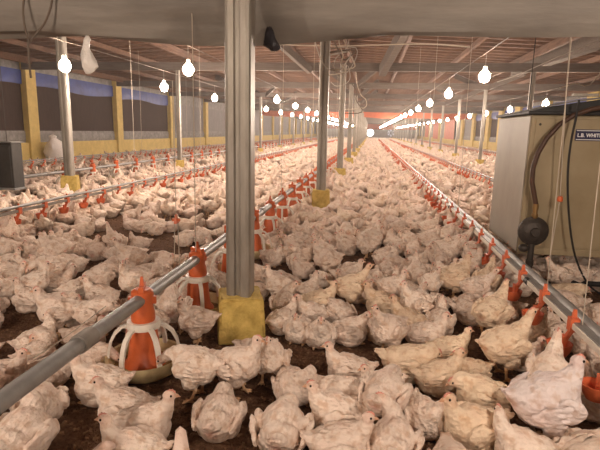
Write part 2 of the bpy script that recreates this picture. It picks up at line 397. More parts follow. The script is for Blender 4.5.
# ------------------------------------------------------------------ posts
def post_profile(w):
    h = w / 2; g = w * .13; d = w * .10; c = w * .16
    P = []
    quad = [(-h, -h), (h, -h), (h, h), (-h, h)]
    # front and back faces carry a seam groove (two lipped channels welded together)
    P += [(-h + c, -h), (-g, -h), (-g * .6, -h + d), (g * .6, -h + d), (g, -h), (h - c, -h)]
    P += [(h - c * .3, -h + c * .3), (h, -h + c), (h, h - c), (h - c * .3, h - c * .3)]
    P += [(h - c, h), (g, h), (g * .6, h - d), (-g * .6, h - d), (-g, h), (-h + c, h)]
    P += [(-h + c * .3, h - c * .3), (-h, h - c), (-h, -h + c), (-h + c * .3, -h + c * .3)]
    return P
poleM = MB().prism(post_profile(.135), .05, 2.62).mesh('pole')
thinM = MB().prism(post_profile(.105), .05, 2.62).mesh('pole')
def footing_mesh(w, h):
    mb = MB(); mb.box(-w / 2, w / 2, -w / 2, w / 2, 0, h, .88); me = mb.mesh('footing', bevel=.012)
    bm = bmesh.new(); bm.from_mesh(me); bmesh.ops.subdivide_edges(bm, edges=bm.edges, cuts=3, use_grid_fill=True)
    r = random.Random(4)
    for v in bm.verts:
        if v.co.z > .02: v.co += Vector((r.uniform(-1, 1), r.uniform(-1, 1), r.uniform(-1, 1))) * .005
    bm.to_mesh(me); bm.free(); return me
footM = footing_mesh(.26, .25); footS = footing_mesh(.24, .30); footR = footing_mesh(.27, .31)
def post(x, y, big, label, group, rz=0, fz=0.35):
    t = thing('steel_post', label, 'post', (x, y, 0), 0, group)
    p = obj('pole', poleM if big else thinM, 'galv', t); p.rotation_euler = (0, 0, rz)
    f = obj('footing', footM if y < 3 else (footR if big else footS), 'footing', t); f.rotation_euler = (0, 0, fz)
    f['label'] = 'yellow painted concrete footing'
    return t
POSTS = []
for i, y in enumerate(POSTY):
    POSTS.append((-.68, y))
    lab = ['large galvanised steel post with yellow footing nearest the camera', 'second galvanised post behind the large one in the middle row', 'third galvanised post of the middle row, with cables at its top', 'fourth galvanised post of the middle row'][i] if i < 4 else 'distant galvanised post far down the middle row'
    post(-.68, y, True, lab, None if i < 4 else 'far posts of the middle row', fz=.33 if i == 0 else .1 * i)
for i in range(16):
    y = 7.75 + 4.95 * i; POSTS.append((-5.06, y))
    lab = ['nearest galvanised post of the left row, in front of yellow wall', 'second galvanised post of the left row', 'third galvanised post of the left row'][i] if i < 3 else 'distant galvanised post far down the left row'
    post(-5.06, y, i == 0, lab, None if i < 3 else 'far posts of the left row')
for i in range(16):
    y = 12.75 + 4.95 * i; POSTS.append((3.75, y))
    lab = ['galvanised post of the right row rising behind the gas heater', 'second galvanised post of the right row, just left of heater', 'third galvanised post of the right row'][i] if i < 3 else 'distant galvanised post far down the right row'
    post(3.75, y, False, lab, None if i < 3 else 'far posts of the right row')
for x in (-4.95, 3.75):     # posts outside the view that carry the same roof
    pass

# ------------------------------------------------------------------ light bulbs
bz = MB(); bz.lathe([(.004, -.082), (.032, -.076), (.056, -.055), (.070, -.02), (.070, .012), (.056, .043), (.034, .064), (.024, .075)], 14)
bulbM = bz.mesh('globe', smooth=True)
so = MB(); so.lathe([(.024, .072), (.028, .075), (.028, .12), (.012, .135)], 12); sockM = so.mesh('socket')
co_ = MB(); co_.tube([(0, 0, .13), (0, 0, .31)], .004, 6); dropM = co_.mesh('drop_cord')
ROWS = [(-3.95, 6.1, 'outer left'), (-2.42, 6.45, 'inner left'), (1.46, 7.05, 'inner right'), (4.13, 12.85, 'outer right')]
for rx, y0, nm in ROWS:
    ys = [y0 + 3.12 * k for k in range(-4, 27) if y0 + 3.12 * k > -6.5]
    k = 0
    for y in ys:
        if y < 2 and nm.startswith('outer') and y > -3: continue
        if 2.0 < y < y0 - .1: continue                 # none hang under the rolled curtain
        if y < 2: lab = 'unseen bulb added to the %s row to light the foreground' % nm; grp = 'unseen fill bulbs by the camera'  # fill bulbs added out of view, above and behind the camera
        else:
            grp = None if k < 5 else 'far bulbs of the %s row' % nm
            lab = ('lit bulb hanging %s from the camera in the %s row' % (ORD[k], nm)) if k < 5 else 'small distant lit bulb far down the %s row' % nm
            k += 1
        if y > 82: continue
        t = thing('light_bulb', lab, 'light bulb', (rx, y, 1.91), 0, grp)
        obj('globe', bulbM, 'bulb', t)
        obj('socket', sockM, 'socket', t); obj('drop_cord', dropM, 'cable_white', t)
    mb = MB(); pts = []
    yy = YB
    while yy < 89.9:
        pts.append((rx, yy, 2.21)); yy += .39
    mb.tube(pts, .006, 6)
    tag(obj('lamp_cable', mb.mesh('lamp_cable', smooth=True), 'dark_cord'), 'straight cable carrying the bulbs of the %s row' % nm, 'cable')
# ------------------------------------------------------------------ rolled tarpaulin across the front
mb = MB(); nx, ns = 150, 22
x0, x1 = XL + .05, XR - .05
vs = []
for i in range(nx + 1):
    x = x0 + (x1 - x0) * i / nx
    zb = 1.68 + .012 * math.sin(x * 2.3) + .02 * math.sin(x * .7 + 1)
    # section: sheet hanging down to a bunched roll
    for k in range(ns):
        t = k / ns
        a = 2 * PI * t
        rr = 1 + .10 * math.sin(a * 3 + x * 1.1) + .06 * math.sin(a * 5 - x * 2.7)
        ry, rz = .085 * rr, .30 * rr
        sy = math.copysign(abs(math.cos(a)) ** .8, math.cos(a)); sz = math.copysign(abs(math.sin(a)) ** .8, math.sin(a))
        yy = 2.85 + ry * sy + .018 * math.sin(x * 5 + 9 * sz) * (sz > -.6)
        vs.append((x, yy, zb + .28 + rz * sz))
fs = [(i * ns + k, i * ns + (k + 1) % ns, (i + 1) * ns + (k + 1) % ns, (i + 1) * ns + k) for i in range(nx) for k in range(ns)]
fs += [tuple(range(ns)), tuple(range(nx * ns, nx * ns + ns))[::-1]]
mb.add(vs, fs)
# upper sheet of the tarp, up to the tie beam
n2 = 80
b0 = len(mb.v)
vs = [(x0 + (x1 - x0) * i / n2, 2.85 + .02 * math.sin(i * 1.1) + t, z) for t in (0, .02) for z in (2.15, 2.5) for i in range(n2 + 1)]
q = n2 + 1
fs = [(k, k + 1, q + k + 1, q + k) for k in range(n2)] + [(2 * q + k, 3 * q + k, 3 * q + k + 1, 2 * q + k + 1) for k in range(n2)]
mb.add(vs, fs)
tc = tag(obj('rolled_tarpaulin', mb.mesh('rolled_tarpaulin', smooth=True), 'tarp'), 'long grey tarpaulin rolled up across the top of the view', 'tarpaulin')
def cord(name, pts, r, m, label, cat='cord', group=None):
    mb = MB(); P = [Vector(p) for p in pts]
    sm = []
    for i in range(len(P) - 1):
        a, b, c, d = P[max(i - 1, 0)], P[i], P[i + 1], P[min(i + 2, len(P) - 1)]
        for t in (0, .25, .5, .75):
            sm.append(.5 * ((2 * b) + (c - a) * t + (2 * a - 5 * b + 4 * c - d) * t * t + (3 * b - a - 3 * c + d) * t ** 3))
    sm.append(P[-1]); mb.tube(sm, r, 6)
    return tag(obj(name, mb.mesh(name, smooth=True), m), label, cat, group)
def px(pts, y): return [ony(u, v, y) for u, v in pts]
cord('rope', px([(26, -12), (23, 8), (25, 28), (28, 38), (28.5, 52), (30, 70), (31, 78)], 2.72), .006, 'dark_cord', 'dark rope hanging down over the tarpaulin at the left')
cord('rope', px([(53, -12), (51, 6), (44, 24), (34, 36), (29, 44)], 2.735), .006, 'dark_cord', 'slanting dark rope joining the left rope on the tarpaulin')
# bags hung from the roll
def bag(name, pts, y, m, label, depth=.55):
    mb = MB(); rings = []
    n = 14
    for j, (u, v, hw) in enumerate(pts):
        c = ony(u, v, y); w = hw / F * y
        for k in range(n):
            a = 2 * PI * k / n
            r = w * (1 + .16 * math.sin(3 * a + j * 1.3) + .10 * math.sin(5 * a - j * 2.1))
            rings.append((c.x + r * math.cos(a), c.y + r * depth * math.sin(a), c.z + .004 * math.sin(4 * a + j)))
    fs = [(i * n + k, i * n + (k + 1) % n, (i + 1) * n + (k + 1) % n, (i + 1) * n + k) for i in range(len(pts) - 1) for k in range(n)]
    fs += [tuple(range(n)), tuple(range((len(pts) - 1) * n, len(pts) * n))[::-1]]
    mb.add(rings, fs); me = mb.mesh(name, smooth=True)
    return tag(obj(name, me, m), label, 'bag')
bag('plastic_bag', [(87, 36, 1.5), (87, 40, 4), (86.5, 43, 3), (86, 48, 4), (87, 54, 6), (88.5, 61, 8.2), (90, 67, 8), (89.5, 71, 5.5), (88, 73.5, 2)], 2.80, 'bag', 'white plastic bag tied to the tarpaulin')
bag('plastic_bag', [(269, 27, 2), (269, 30, 3.5), (269.5, 34, 4), (270.5, 40, 6), (272.5, 45, 7.5), (274, 48, 6), (274, 51, 2.5)], 2.775, 'black_bag', 'small black plastic bag hanging beside the large post')

# ------------------------------------------------------------------ cables bundled at the second and third posts
for i, (pts, y, r, m) in enumerate([
    ([(311, 28), (316, 45), (322, 62), (330, 70), (338, 71), (345, 64), (350, 52)], 6.9, .009, 'cable_white'),
    ([(341, 30), (339, 42), (343, 55), (341, 64), (345, 72)], 6.9, .008, 'cord'),
    ([(349, 40), (345, 50), (336, 58), (334, 68), (343, 74), (352, 66), (356, 48)], 7.2, .008, 'cable_white'),
    ([(341, 28), (344, 40), (352, 58), (353, 68)], 7.1, .008, 'cord'),
    ([(331, 82), (336, 86), (345, 84), (350, 78), (348, 66)], 11.3, .010, 'cable_white'),
    ([(356, 72), (357, 84), (361, 95), (366, 100), (364, 108)], 11.2, .011, 'cord'),
    ([(352, 84), (357, 92), (356, 100), (362, 112)], 11.2, .010, 'dark_cord'),
    ([(334, 40), (339, 52), (345, 60), (354, 50)], 7.0, .010, 'dark_cord')]):
    pj = Vector((-.68, 7.08 if y < 9 else 11.45, 0)); P_ = px(pts, y); P_.append(Vector((pj.x, pj.y, P_[-1].z - .03)))
    cord('cable', P_, r, m, 'tangled loop of cable at the top of the middle posts', 'cable', 'cable tangle on the middle posts')
# thin slanting lines under the roof
cord('cord', px([(250, 43), (330, 46), (420, 44), (470, 47)], 8.6), .010, 'cord', 'pale cord strung across below the roof')
cord('cord', [Vector((4.3, 8.5, roofz(4.3) - .05))] + px([(600, 40), (560, 56), (520, 74), (497, 82)], 8.5), .008, 'cable_white', 'thin pale cable running up to the right roof brace')
cord('cord', [Vector((3.0, 6.0, roofz(3.0) - .05))] + px([(600, 74), (575, 83), (560, 88)], 6.0), .007, 'cord', 'short pale cord above the heater')

# ------------------------------------------------------------------ feeder lines
def pan_feeder_parts():
    D = {}
    mb = MB()                                      # clamp that grips the pipe
    mb.lathe([(.050, .25), (.056, .265), (.054, .30), (.047, .33), (.047, .37), (.052, .385), (.050, .40), (.036, .412)], 18)
    mb.box(-.012, .012, -.05, .05, .405, .43); mb.box(-.010, .010, -.012, .012, .43, .47, .5)
    mb.box(-.062, .062, -.012, .012, .34, .375)
    D['clamp'] = (mb.mesh('clamp', smooth=True), 'orange')
    mb = MB(); mb.lathe([(.058, .235), (.064, .20), (.070, .13), (.078, .075), (.096, .05), (.098, .04), (.06, .04)], 22)
    D['hopper'] = (mb.mesh('hopper', smooth=True), 'orange')
    mb = MB(); mb.lathe([(.058, .225), (.076, .225), (.080, .24), (.074, .258), (.056, .258)], 22); D['grill_collar'] = (mb.mesh('grill_collar', smooth=True), 'white_plastic')
    ribs = MB(); single = MB()
    prof = [(.072, .242), (.105, .232), (.135, .205), (.155, .165), (.166, .12), (.170, .085)]
    for r, h in [(0, 0)]:
        vs = []
        for (rr, zz) in prof:
            w = .011
            vs += [(rr, -w, zz), (rr, w, zz), (rr - .010, w, zz - .010), (rr - .010, -w, zz - .010)]
        fs = []
        for i in range(len(prof) - 1):
            for k in range(4):
                fs.append((i * 4 + k, i * 4 + (k + 1) % 4, (i + 1) * 4 + (k + 1) % 4, (i + 1) * 4 + k))
        single.add(vs, fs)
    D['rib'] = (single.mesh('rib', smooth=True), 'white_plastic')
    mb = MB(); mb.lathe([(.02, .012), (.12, .012), (.150, .03), (.168, .085), (.178, .09), (.180, .08), (.160, .02), (.13, .0), (.02, .0)], 28, cap=True)
    D['pan'] = (mb.mesh('pan', smooth=True), 'pan')
    mb = MB(); mb.lathe([(.02, .05), (.08, .046), (.12, .036), (.150, .034)], 20, cap=True); D['feed'] = (mb.mesh('feed', smooth=True), 'feed')
    return D
PF = pan_feeder_parts()
def merged_feeder():
    me = bpy.data.meshes.new('pan_feeder'); bm = bmesh.new(); names = []
    for key, (m_, mt) in PF.items():
        reps = range(6) if key == 'rib' else [0]
        for k in reps:
            b2 = bmesh.new(); b2.from_mesh(m_)
            if key == 'rib': bmesh.ops.rotate(b2, verts=b2.verts, cent=(0, 0, 0), matrix=Matrix.Rotation(k * PI / 3, 3, 'Z'))
            if mt not in names: names.append(mt)
            for f in b2.faces: f.material_index = names.index(mt)
            tmp = bpy.data.meshes.new('t'); b2.to_mesh(tmp); bm.from_mesh(tmp); bpy.data.meshes.remove(tmp); b2.free()
    bm.to_mesh(me); bm.free()
    for n in names: me.materials.append(M[n])
    return me
PFM = merged_feeder()
FEEDERS = []
def feeder(x, y, full, label, group, rz=0.0):
    FEEDERS.append((x, y))
    if not full:
        o = obj('pan_feeder', PFM, None, None, (x, y, 0), rz); return tag(o, label, 'feeder', group)
    t = thing('pan_feeder', label, 'feeder', (x, y, 0), rz, group)
    for key, (m_, mt) in PF.items():
        if key == 'rib': continue
        o = obj(key, m_, mt, t)
        if key == 'grill_collar':
            for k in range(6):
                r = obj('rib', PF['rib'][0], PF['rib'][1], o); r.rotation_euler = (0, 0, k * PI / 3)
    return t
def feeder_line(x, z, y0, step, name, n_full, labels, far, r=.030, ystart=YB + .5, yend=84):
    t = thing('feeder_line', labels[0], 'pipe', (x, ystart, z), 0)
    yy = ystart; L = 3.0; k = 0
    mb = MB(); mb.tube([(0, 0, 0), (0, yend - ystart, 0)], r, 16); obj('pipe', mb.mesh('pipe', smooth=True), 'galv_pipe', t)
    cp = MB(); cp.tube([(0, 0, 0), (0, .09, 0)], r * 1.22, 14); cm = cp.mesh('coupler', smooth=True)
    for k in range(int((min(yend, 40) - ystart) / 3)): obj('coupler', cm, 'dusty_pipe', t, (0, y0 - .52 - ystart + (k - 2) * 3.05, 0)) if y0 - .52 - ystart + (k - 2) * 3.05 > .2 else None
    k = 0; y = y0
    while y < 60:
        full = k < n_full
        if k < len(labels) - 1: lb_, gp_ = labels[1 + k], name + ' line of pan feeders'
        elif k < 9: lb_, gp_ = far.replace('orange pan feeder', ORD[k] + ' orange pan feeder').replace('farther along', 'from the camera on'), name + ' line of pan feeders'
        else: lb_, gp_ = far.replace('orange', 'small distant orange'), name + ' line of pan feeders'
        feeder(x, y, full, lb_, gp_, .32 + (k * .7 if k else 0))
        y += step; k += 1
    return t
feeder_line(-1.02, .365, 2.06, .745, 'main', 10, ['galvanised feed pipe running past the large post on its left',
    'orange pan feeder with white grill nearest the camera', 'second orange pan feeder, partly beside the yellow footing',
    'third orange pan feeder along the near feed pipe, just behind the large post'], 'orange pan feeder farther along the near feed pipe')
feeder_line(-5.45, .33, 8.2, .92, 'left', 6, ['dusty feed pipe in front of the left yellow wall'], 'orange pan feeder on the feed pipe by the left row of posts', r=.028, ystart=3.0)
# ------------------------------------------------------------------ drinker lines
mb = MB()
mb.box(-.020, .020, -.022, .022, -.03, .035)                 # saddle
mb.box(-.011, .011, -.010, .010, .03, .075, .6)              # fin above
mb.tube([(0, 0, -.02), (-.022, 0, -.06), (-.040, 0, -.105)], .014, 8)
mb.box(-.046, -.026, -.020, .020, -.14, -.055)
mb.lathe([(.010, -.158), (.036, -.155), (.050, -.130), (.058, -.092), (.053, -.092), (.038, -.138), (.010, -.142)], 16, c=(-.050, 0, 0))
cupM = mb.mesh('drinker_cup', smooth=True)
def drinker_line(x, z, y0, step, label, side, rail=True, ystart=YB + .5, yend=84, pr=.014):
    t = thing('drinker_line', label, 'pipe', (x, ystart, z), 0)
    L = yend - ystart
    mb = MB(); mb.box(-pr, pr, 0, L, -pr, pr); obj('water_pipe', mb.mesh('water_pipe', bevel=.004), 'white_plastic' if rail else 'dusty_pipe', t)
    if rail:
        mb = MB(); mb.tube([(.058, 0, .012), (.058, L, .012)], .026, 14); obj('support_rail', mb.mesh('support_rail', smooth=True), 'galv_pipe', t)
        mb = MB(); mb.box(-.006, .034, 0, L, .012, .020); obj('rail_flange', mb.mesh('rail_flange'), 'galv_pipe', t)
        cp = MB(); cp.lathe([(.018, 0), (.022, .004), (.022, .05), (.018, .054)], 12, axis='y'); cm = cp.mesh('coupler', smooth=True)
        for k in range(8): obj('coupler', cm, 'black', t, (0, 2.98 - ystart + 3 * k, 0))
    else:
        mb = MB(); mb.tube([(0, 0, .045), (0, L, .045)], .016, 10); obj('support_rail', mb.mesh('support_rail', smooth=True), 'galv_pipe', t)
    y = y0; k = 0
    while y < 62 and k < 170:
        o = obj('drinker_cup', cupM, 'red_plastic', t, (0, y - ystart, 0))
        o.scale = (side, 1, 1) ; y += step; k += 1
    return t
drinker_line(.98, .285, 1.93, .395, 'long drinker pipe with orange cups and steel rail along the right of the view', 1)
drinker_line(-3.45, .30, 3.6, .40, 'thin drinker pipe with orange cups crossing the flock on the left', 1, rail=False)
drinker_line(-7.7, .30, 8.3, .42, 'farthest drinker pipe close to the left yellow wall', 1, rail=False)
drinker_line(2.35, .28, 5.2, .40, 'drinker pipe with orange cups passing beyond the heater on the right', 1, rail=False)
drinker_line(5.9, .28, 9, .42, 'farthest drinker pipe near the right yellow wall', 1, rail=False)

# hanging strings that carry the lines
def string(p, top, r, label, group, m='cord'):
    mb = MB(); mb.tube([p, ((p[0] + top[0]) / 2 + .004, (p[1] + top[1]) / 2, (p[2] + top[2]) / 2), top], r, 5)
    return tag(obj('hanger_string', mb.mesh('hanger_string'), m), label, 'string', group)
for i, y in enumerate([2.78, 5.7, 8.7, 11.7, 14.7, 17.7]):
    string((-1.02, y, .395), (-1.02, y, 3.0), .0028, 'thin string holding up the near feed pipe', 'hanger strings of the near feed pipe')
for i, y in enumerate([2.28, 2.75, 5.6, 8.6, 11.6]):
    string((1.0, y, .30), (1.0, y, 3.0) if y > 3 else (1.0, y + .15, 2.5), .0025, 'thin string holding up the right drinker pipe', 'hanger strings of the right drinker pipe')
for y in (6.9, 9.8, 12.8):
    string((-3.45, y, .33), (-3.45, y, 3.0), .003, 'thin string holding up the left drinker pipe', 'hanger strings of the left drinker pipe')
    string((-5.45, y + 1.5, .35), (-5.45, y + 1.5, 2.9), .003, 'thin string above the left feed pipe', 'hanger strings of the left feed pipe')
# thin lever arm lying near the feed pipe
cord('thin_rod', [onz(33, 358, .30), onz(60, 341, .31), onz(106, 306, .33)], .0022, 'cord', 'thin rod lying above the birds beside the near feed pipe', 'rod')
# small orange hook on a string over the left flock
t = thing('height_adjuster', 'small orange height adjuster on strings above the left flock', 'adjuster', onx(176, 214, -1.28) + Vector((0, 0, -.03)))
mb = MB(); mb.box(-.012, .012, -.02, .02, -.035, .03, .4); mb.box(-.028, .028, -.008, .008, -.02, .0); obj('body', mb.mesh('body', bevel=.003), 'orange', t)
mb = MB(); mb.tube([(0, 0, .03), (0, 0, .9)], .003, 5); mb.tube([(-.012, 0, -.03), (-.02, 0, -.3)], .003, 5); mb.tube([(.012, 0, -.03), (.016, 0, -.34)], .003, 5); obj('string', mb.mesh('string'), 'cord', t)

# ------------------------------------------------------------------ gas heater on the right
HX, HY0, HY1, HZ0, HZ1, HW = 1.15, 3.84, 4.74, .265, 1.30, 1.30
t = thing('gas_heater', 'large beige box-shaped gas heater hanging at the right', 'heater', (HX, HY0, HZ0))
Wd = HW; Dp = HY1 - HY0; Hh = HZ1 - HZ0
mb = MB(); mb.box(0, Wd, 0, Dp, 0, Hh); sh = obj('casing', mb.mesh('casing', bevel=.012), 'heater_shell', t)
mb = MB(); mb.box(-.008, .001, .01, Dp - .01, .01, Hh - .01); obj('side_panel', mb.mesh('side_panel', bevel=.003), 'heater_side', t)
mb = MB(); mb.box(.03, Wd - .03, -.010, .001, .06, Hh - .03); pn = obj('front_panel', mb.mesh('front_panel', bevel=.004), 'heater_shell', t)
mb = MB(); mb.box(.0, Wd, -.012, .004, .0, .045); obj('bottom_rail', mb.mesh('bottom_rail', bevel=.004), 'heater_shell', t)
mb = MB()
for sx in (.06, Wd - .06):
    for sz in (.12, .5, Hh - .07): mb.lathe([(.006, -.016), (.009, -.013), (.009, -.009)], 10, c=(sx, 0, sz), axis='y')
obj('screws', mb.mesh('screws'), 'dark_metal', pn)
mb = MB(); mb.lathe([(.007, -.004), (.009, -.002), (.009, .003)], 10, c=(-.0, 0, 0), axis='y')
# black top: low curved lid with a rim
mb = MB(); mb.box(-.035, Wd + .02, -.04, Dp + .02, Hh, Hh + .022); obj('top_rim', mb.mesh('top_rim', bevel=.005), 'black', t)
mb = MB(); n = 12
vs = [(-.02 + (Wd + .02) * k / n, yy, Hh + .02 + .15 * math.sin(PI * .5 * (k / n)) ** .8) for yy in (0.0, Dp) for k in range(n + 1)] + [(-.02 + (Wd + .02) * k / n, yy, Hh + .02) for yy in (0.0, Dp) for k in range(n + 1)]
q = n + 1
fs = [(k, k + 1, q + k + 1, q + k) for k in range(n)] + [(k, 2 * q + k, 2 * q + k + 1, k + 1) for k in range(n)] + [(q + k, q + k + 1, 3 * q + k + 1, 3 * q + k) for k in range(n)] + [(n, 2 * q + n, 3 * q + n, q + n)]
mb.add(vs, fs); obj('lid', mb.mesh('lid', smooth=True), 'black', t)
mb = MB(); mb.tube([(-.03 + (Wd + .02) * k / n, -.03, Hh + .03 + .15 * math.sin(PI * .5 * (k / n)) ** .8) for k in range(n + 1)], .008, 6); obj('lid_edge', mb.mesh('lid_edge', smooth=True), 'galv_pipe', t)
# badge with lettering
bp_ = ony(575.5, 127, HY0); bq = ony(602, 140.5, HY0)
bw, bh = .192, .080
mb = MB(); mb.box(0, bw, -.006, 0, 0, bh); bd = obj('badge', mb.mesh('badge', bevel=.002), 'badge', t, (bp_.x - HX, -.010, bq.z - HZ0 - .005))
mb = MB(); mb.box(.006, bw - .006, -.0075, -.006, .006, .011); mb.box(.006, bw - .006, -.0075, -.006, bh - .011, bh - .006); obj('badge_border', mb.mesh('badge_border'), 'badge_white', bd)
tcv = bpy.data.curves.new('lettering', 'FONT'); tcv.body = 'L.B. WHITE'; tcv.size = .036; tcv.extrude = .0008; tcv.offset = .0009; tcv.space_character = 1.02
to = bpy.data.objects.new('lettering_tmp', tcv); C.objects.link(to)
bpy.context.view_layer.update()
tm = bpy.data.meshes.new_from_object(to.evaluated_get(bpy.context.evaluated_depsgraph_get())); bpy.data.objects.remove(to, do_unlink=True)
tm.name = 'lettering'
xs = [v.co.x for v in tm.vertices]; wdt = max(xs) - min(xs)
for v in tm.vertices: v.co.x = (v.co.x - min(xs)) * (bw - .03) / wdt
tm.materials.clear()
lo = obj('lettering', tm, 'badge_white', bd, (.014, -.0085, .027)); lo.rotation_euler = (PI / 2, 0, 0)
lo['label'] = 'white lettering reading L.B. WHITE'
# suspension bars
for sx in (.10, Wd - .1): obj('hanger_wire', MB().tube([(sx, Dp / 2, Hh), (sx, Dp / 2, 3.2 - HZ0)], .004, 5).mesh('hanger_wire'), 'dark_metal', t)
mb = MB(); a_ = ony(578, 97, HY0 - .02) ; mb.box(a_.x - HX - .03, a_.x - HX + .14, -.02, .02, Hh + .13, Hh + .15); obj('top_bracket', mb.mesh('top_bracket', bevel=.003), 'galv', t)
# gas hose, regulator, pipe
ry = HY0 - .10
reg = ony(533, 231, ry)
g = thing('gas_regulator', 'round dark gas regulator with brown hose on the heater front', 'regulator', (reg.x, ry, reg.z))
mb = MB(); mb.lathe([(.02, -.05), (.05, -.048), (.085, -.03), (.102, -.012), (.108, -.010), (.108, .006), (.102, .008), (.085, .025), (.05, .045), (.02, .05)], 26, axis='y'); obj('diaphragm_housing', mb.mesh('diaphragm_housing', smooth=True), 'dark_metal', g)
mb = MB()
for k in range(8): mb.lathe([(.006, -.018), (.007, -.014), (.007, .012)], 8, c=(.100 * math.cos(k * PI / 4 + .2), 0, .100 * math.sin(k * PI / 4 + .2)), axis='y')
obj('flange_bolts', mb.mesh('flange_bolts'), 'dark_metal', g)
mb = MB(); mb.lathe([(.028, -.075), (.034, -.07), (.034, -.04)], 14, axis='y'); obj('cap', mb.mesh('cap', smooth=True), 'dark_metal', g)
mb = MB(); mb.lathe([(.022, -.36), (.022, -.26), (.028, -.26), (.028, -.22), (.022, -.22), (.022, -.08)], 12); obj('down_pipe', mb.mesh('down_pipe', smooth=True), 'dark_metal', g)
mb = MB(); mb.lathe([(.016, .09), (.022, .1), (.022, .13), (.016, .13), (.016, .16), (.02, .16), (.02, .20), (.014, .205)], 12); obj('hose_fitting', mb.mesh('hose_fitting', smooth=True), 'brass', g)
mb = MB(); mb.ell((-.055, -.005, -.13), (.038, .03, .03)); mb.tube([(-.055, 0, -.13), (0, 0, -.13)], .014, 8); obj('valve', mb.mesh('valve', smooth=True), 'dark_metal', g)
hp = [Vector((reg.x, ry, reg.z + .195))] + px([(532, 182), (533, 168), (538, 153), (547, 138), (559, 125), (574, 115), (592, 109), (612, 106)], ry)
mb = MB(); P = [p - Vector((reg.x, ry, reg.z)) for p in hp]; mb.tube(P, .017, 10); obj('hose', mb.mesh('hose', smooth=True), 'hose', g)
e0 = Vector((reg.x, ry, .0)); gp = MB(); zz = ony(560, 282, ry).z
gp.tube([(reg.x - .01, ry, zz), (reg.x + 1.5, ry, zz)], .019, 10)
gp.lathe([(.028, -.02), (.03, 0), (.028, .02)], 10, c=(reg.x, ry, zz))
tag(obj('gas_pipe', gp.mesh('gas_pipe', smooth=True), 'black'), 'black gas pipe running low in front of the heater', 'pipe')
cord('power_cable', px([(579, 100), (576, 118), (571, 142), (568, 170), (568, 200), (571, 235), (577, 262), (588, 284), (601, 294), (612, 297)], ry - .03), .0075, 'black', 'black cable looping down the front of the heater', 'cable')
hs = thing('cord_stop', 'small orange stop on a pale cord in front of the heater', 'cord', ony(560, 199, ry - .06))
mb = MB(); mb.lathe([(.008, -.022), (.018, -.016), (.02, 0), (.016, .018), (.006, .022)], 12); obj('stop', mb.mesh('stop', smooth=True), 'orange', hs)
mb = MB(); base = ony(560, 199, ry - .06); q0 = ony(549, 262, ry - .06) - base; q1 = ony(566, 95, ry - .06) - base; q2 = ony(572, 20, ry - .06) - base
mb.tube([q0, (0, 0, 0), q1, q2], .004, 5); obj('string', mb.mesh('string'), 'cord', hs)

# dark box heater at the left edge
bx0 = ony(15, 189, 6.5); bt = ony(14, 143, 6.5)
t = thing('gas_heater', 'dark grey heater box cut off by the left edge of the view', 'heater', (bx0.x - 1.1, 6.5, bx0.z))
bh_ = bt.z - bx0.z
mb = MB(); mb.box(0, 1.1, 0, .22, 0, bh_); obj('casing', mb.mesh('casing', bevel=.012), 'box_dark', t)
mb = MB(); mb.box(0.03, 1.07, -.008, 0.001, .05, bh_ - .04); obj('front_panel', mb.mesh('front_panel', bevel=.004), 'box_dark', t)
mb = MB(); mb.box(-.01, 1.12, -.02, .24, bh_, bh_ + .015); obj('top_rim', mb.mesh('top_rim', bevel=.005), 'galv_pipe', t)
mb = MB(); mb.box(-.01, 1.11, -.014, .22, -.02, .012); obj('bottom_rail', mb.mesh('bottom_rail', bevel=.004), 'galv_pipe', t)
for sx in (.15, .95): obj('hanger_wire', MB().tube([(sx, .11, bh_), (sx, .11, 3.15 - bx0.z)], .004, 5).mesh('hanger_wire'), 'dark_metal', t)
# small dark round fitting below it at the very edge, with its red cap seen under the box
p = ony(5, 199, 6.3)
mb = MB(); mb.lathe([(.02, -.02), (.055, -.015), (.06, .0), (.055, .02)], 16, axis='y')
tg = tag(obj('round_cap', mb.mesh('round_cap', smooth=True), 'red_plastic', None, p), 'round red cap under the dark box at the left edge', 'cap')

# white sack leaning at the left wall
mb = MB(); n = 16; prof = [(.02, 0), (.34, .02), (.40, .18), (.40, .38), (.34, .54), (.24, .66), (.14, .73), (.09, .78), (.12, .84), (.05, .88), (.02, .89)]
vs = []
for j, (r, h) in enumerate(prof):
    for k in range(n):
        a = 2 * PI * k / n; rr = r * (1 + .10 * math.sin(3 * a + j) + .06 * math.sin(5 * a + 2 * j))
        vs.append((rr * .75 * math.cos(a), rr * math.sin(a) - .35 * h, h))
mb.add(vs, [(i * n + k, i * n + (k + 1) % n, (i + 1) * n + (k + 1) % n, (i + 1) * n + k) for i in range(len(prof) - 1) for k in range(n)] + [tuple(range(n)), tuple(range((len(prof) - 1) * n, len(prof) * n))])
tag(obj('sack', mb.mesh('sack', smooth=True), 'sack', None, (-9.1, 13.55, 0)), 'white tied sack standing against the left yellow wall', 'sack')

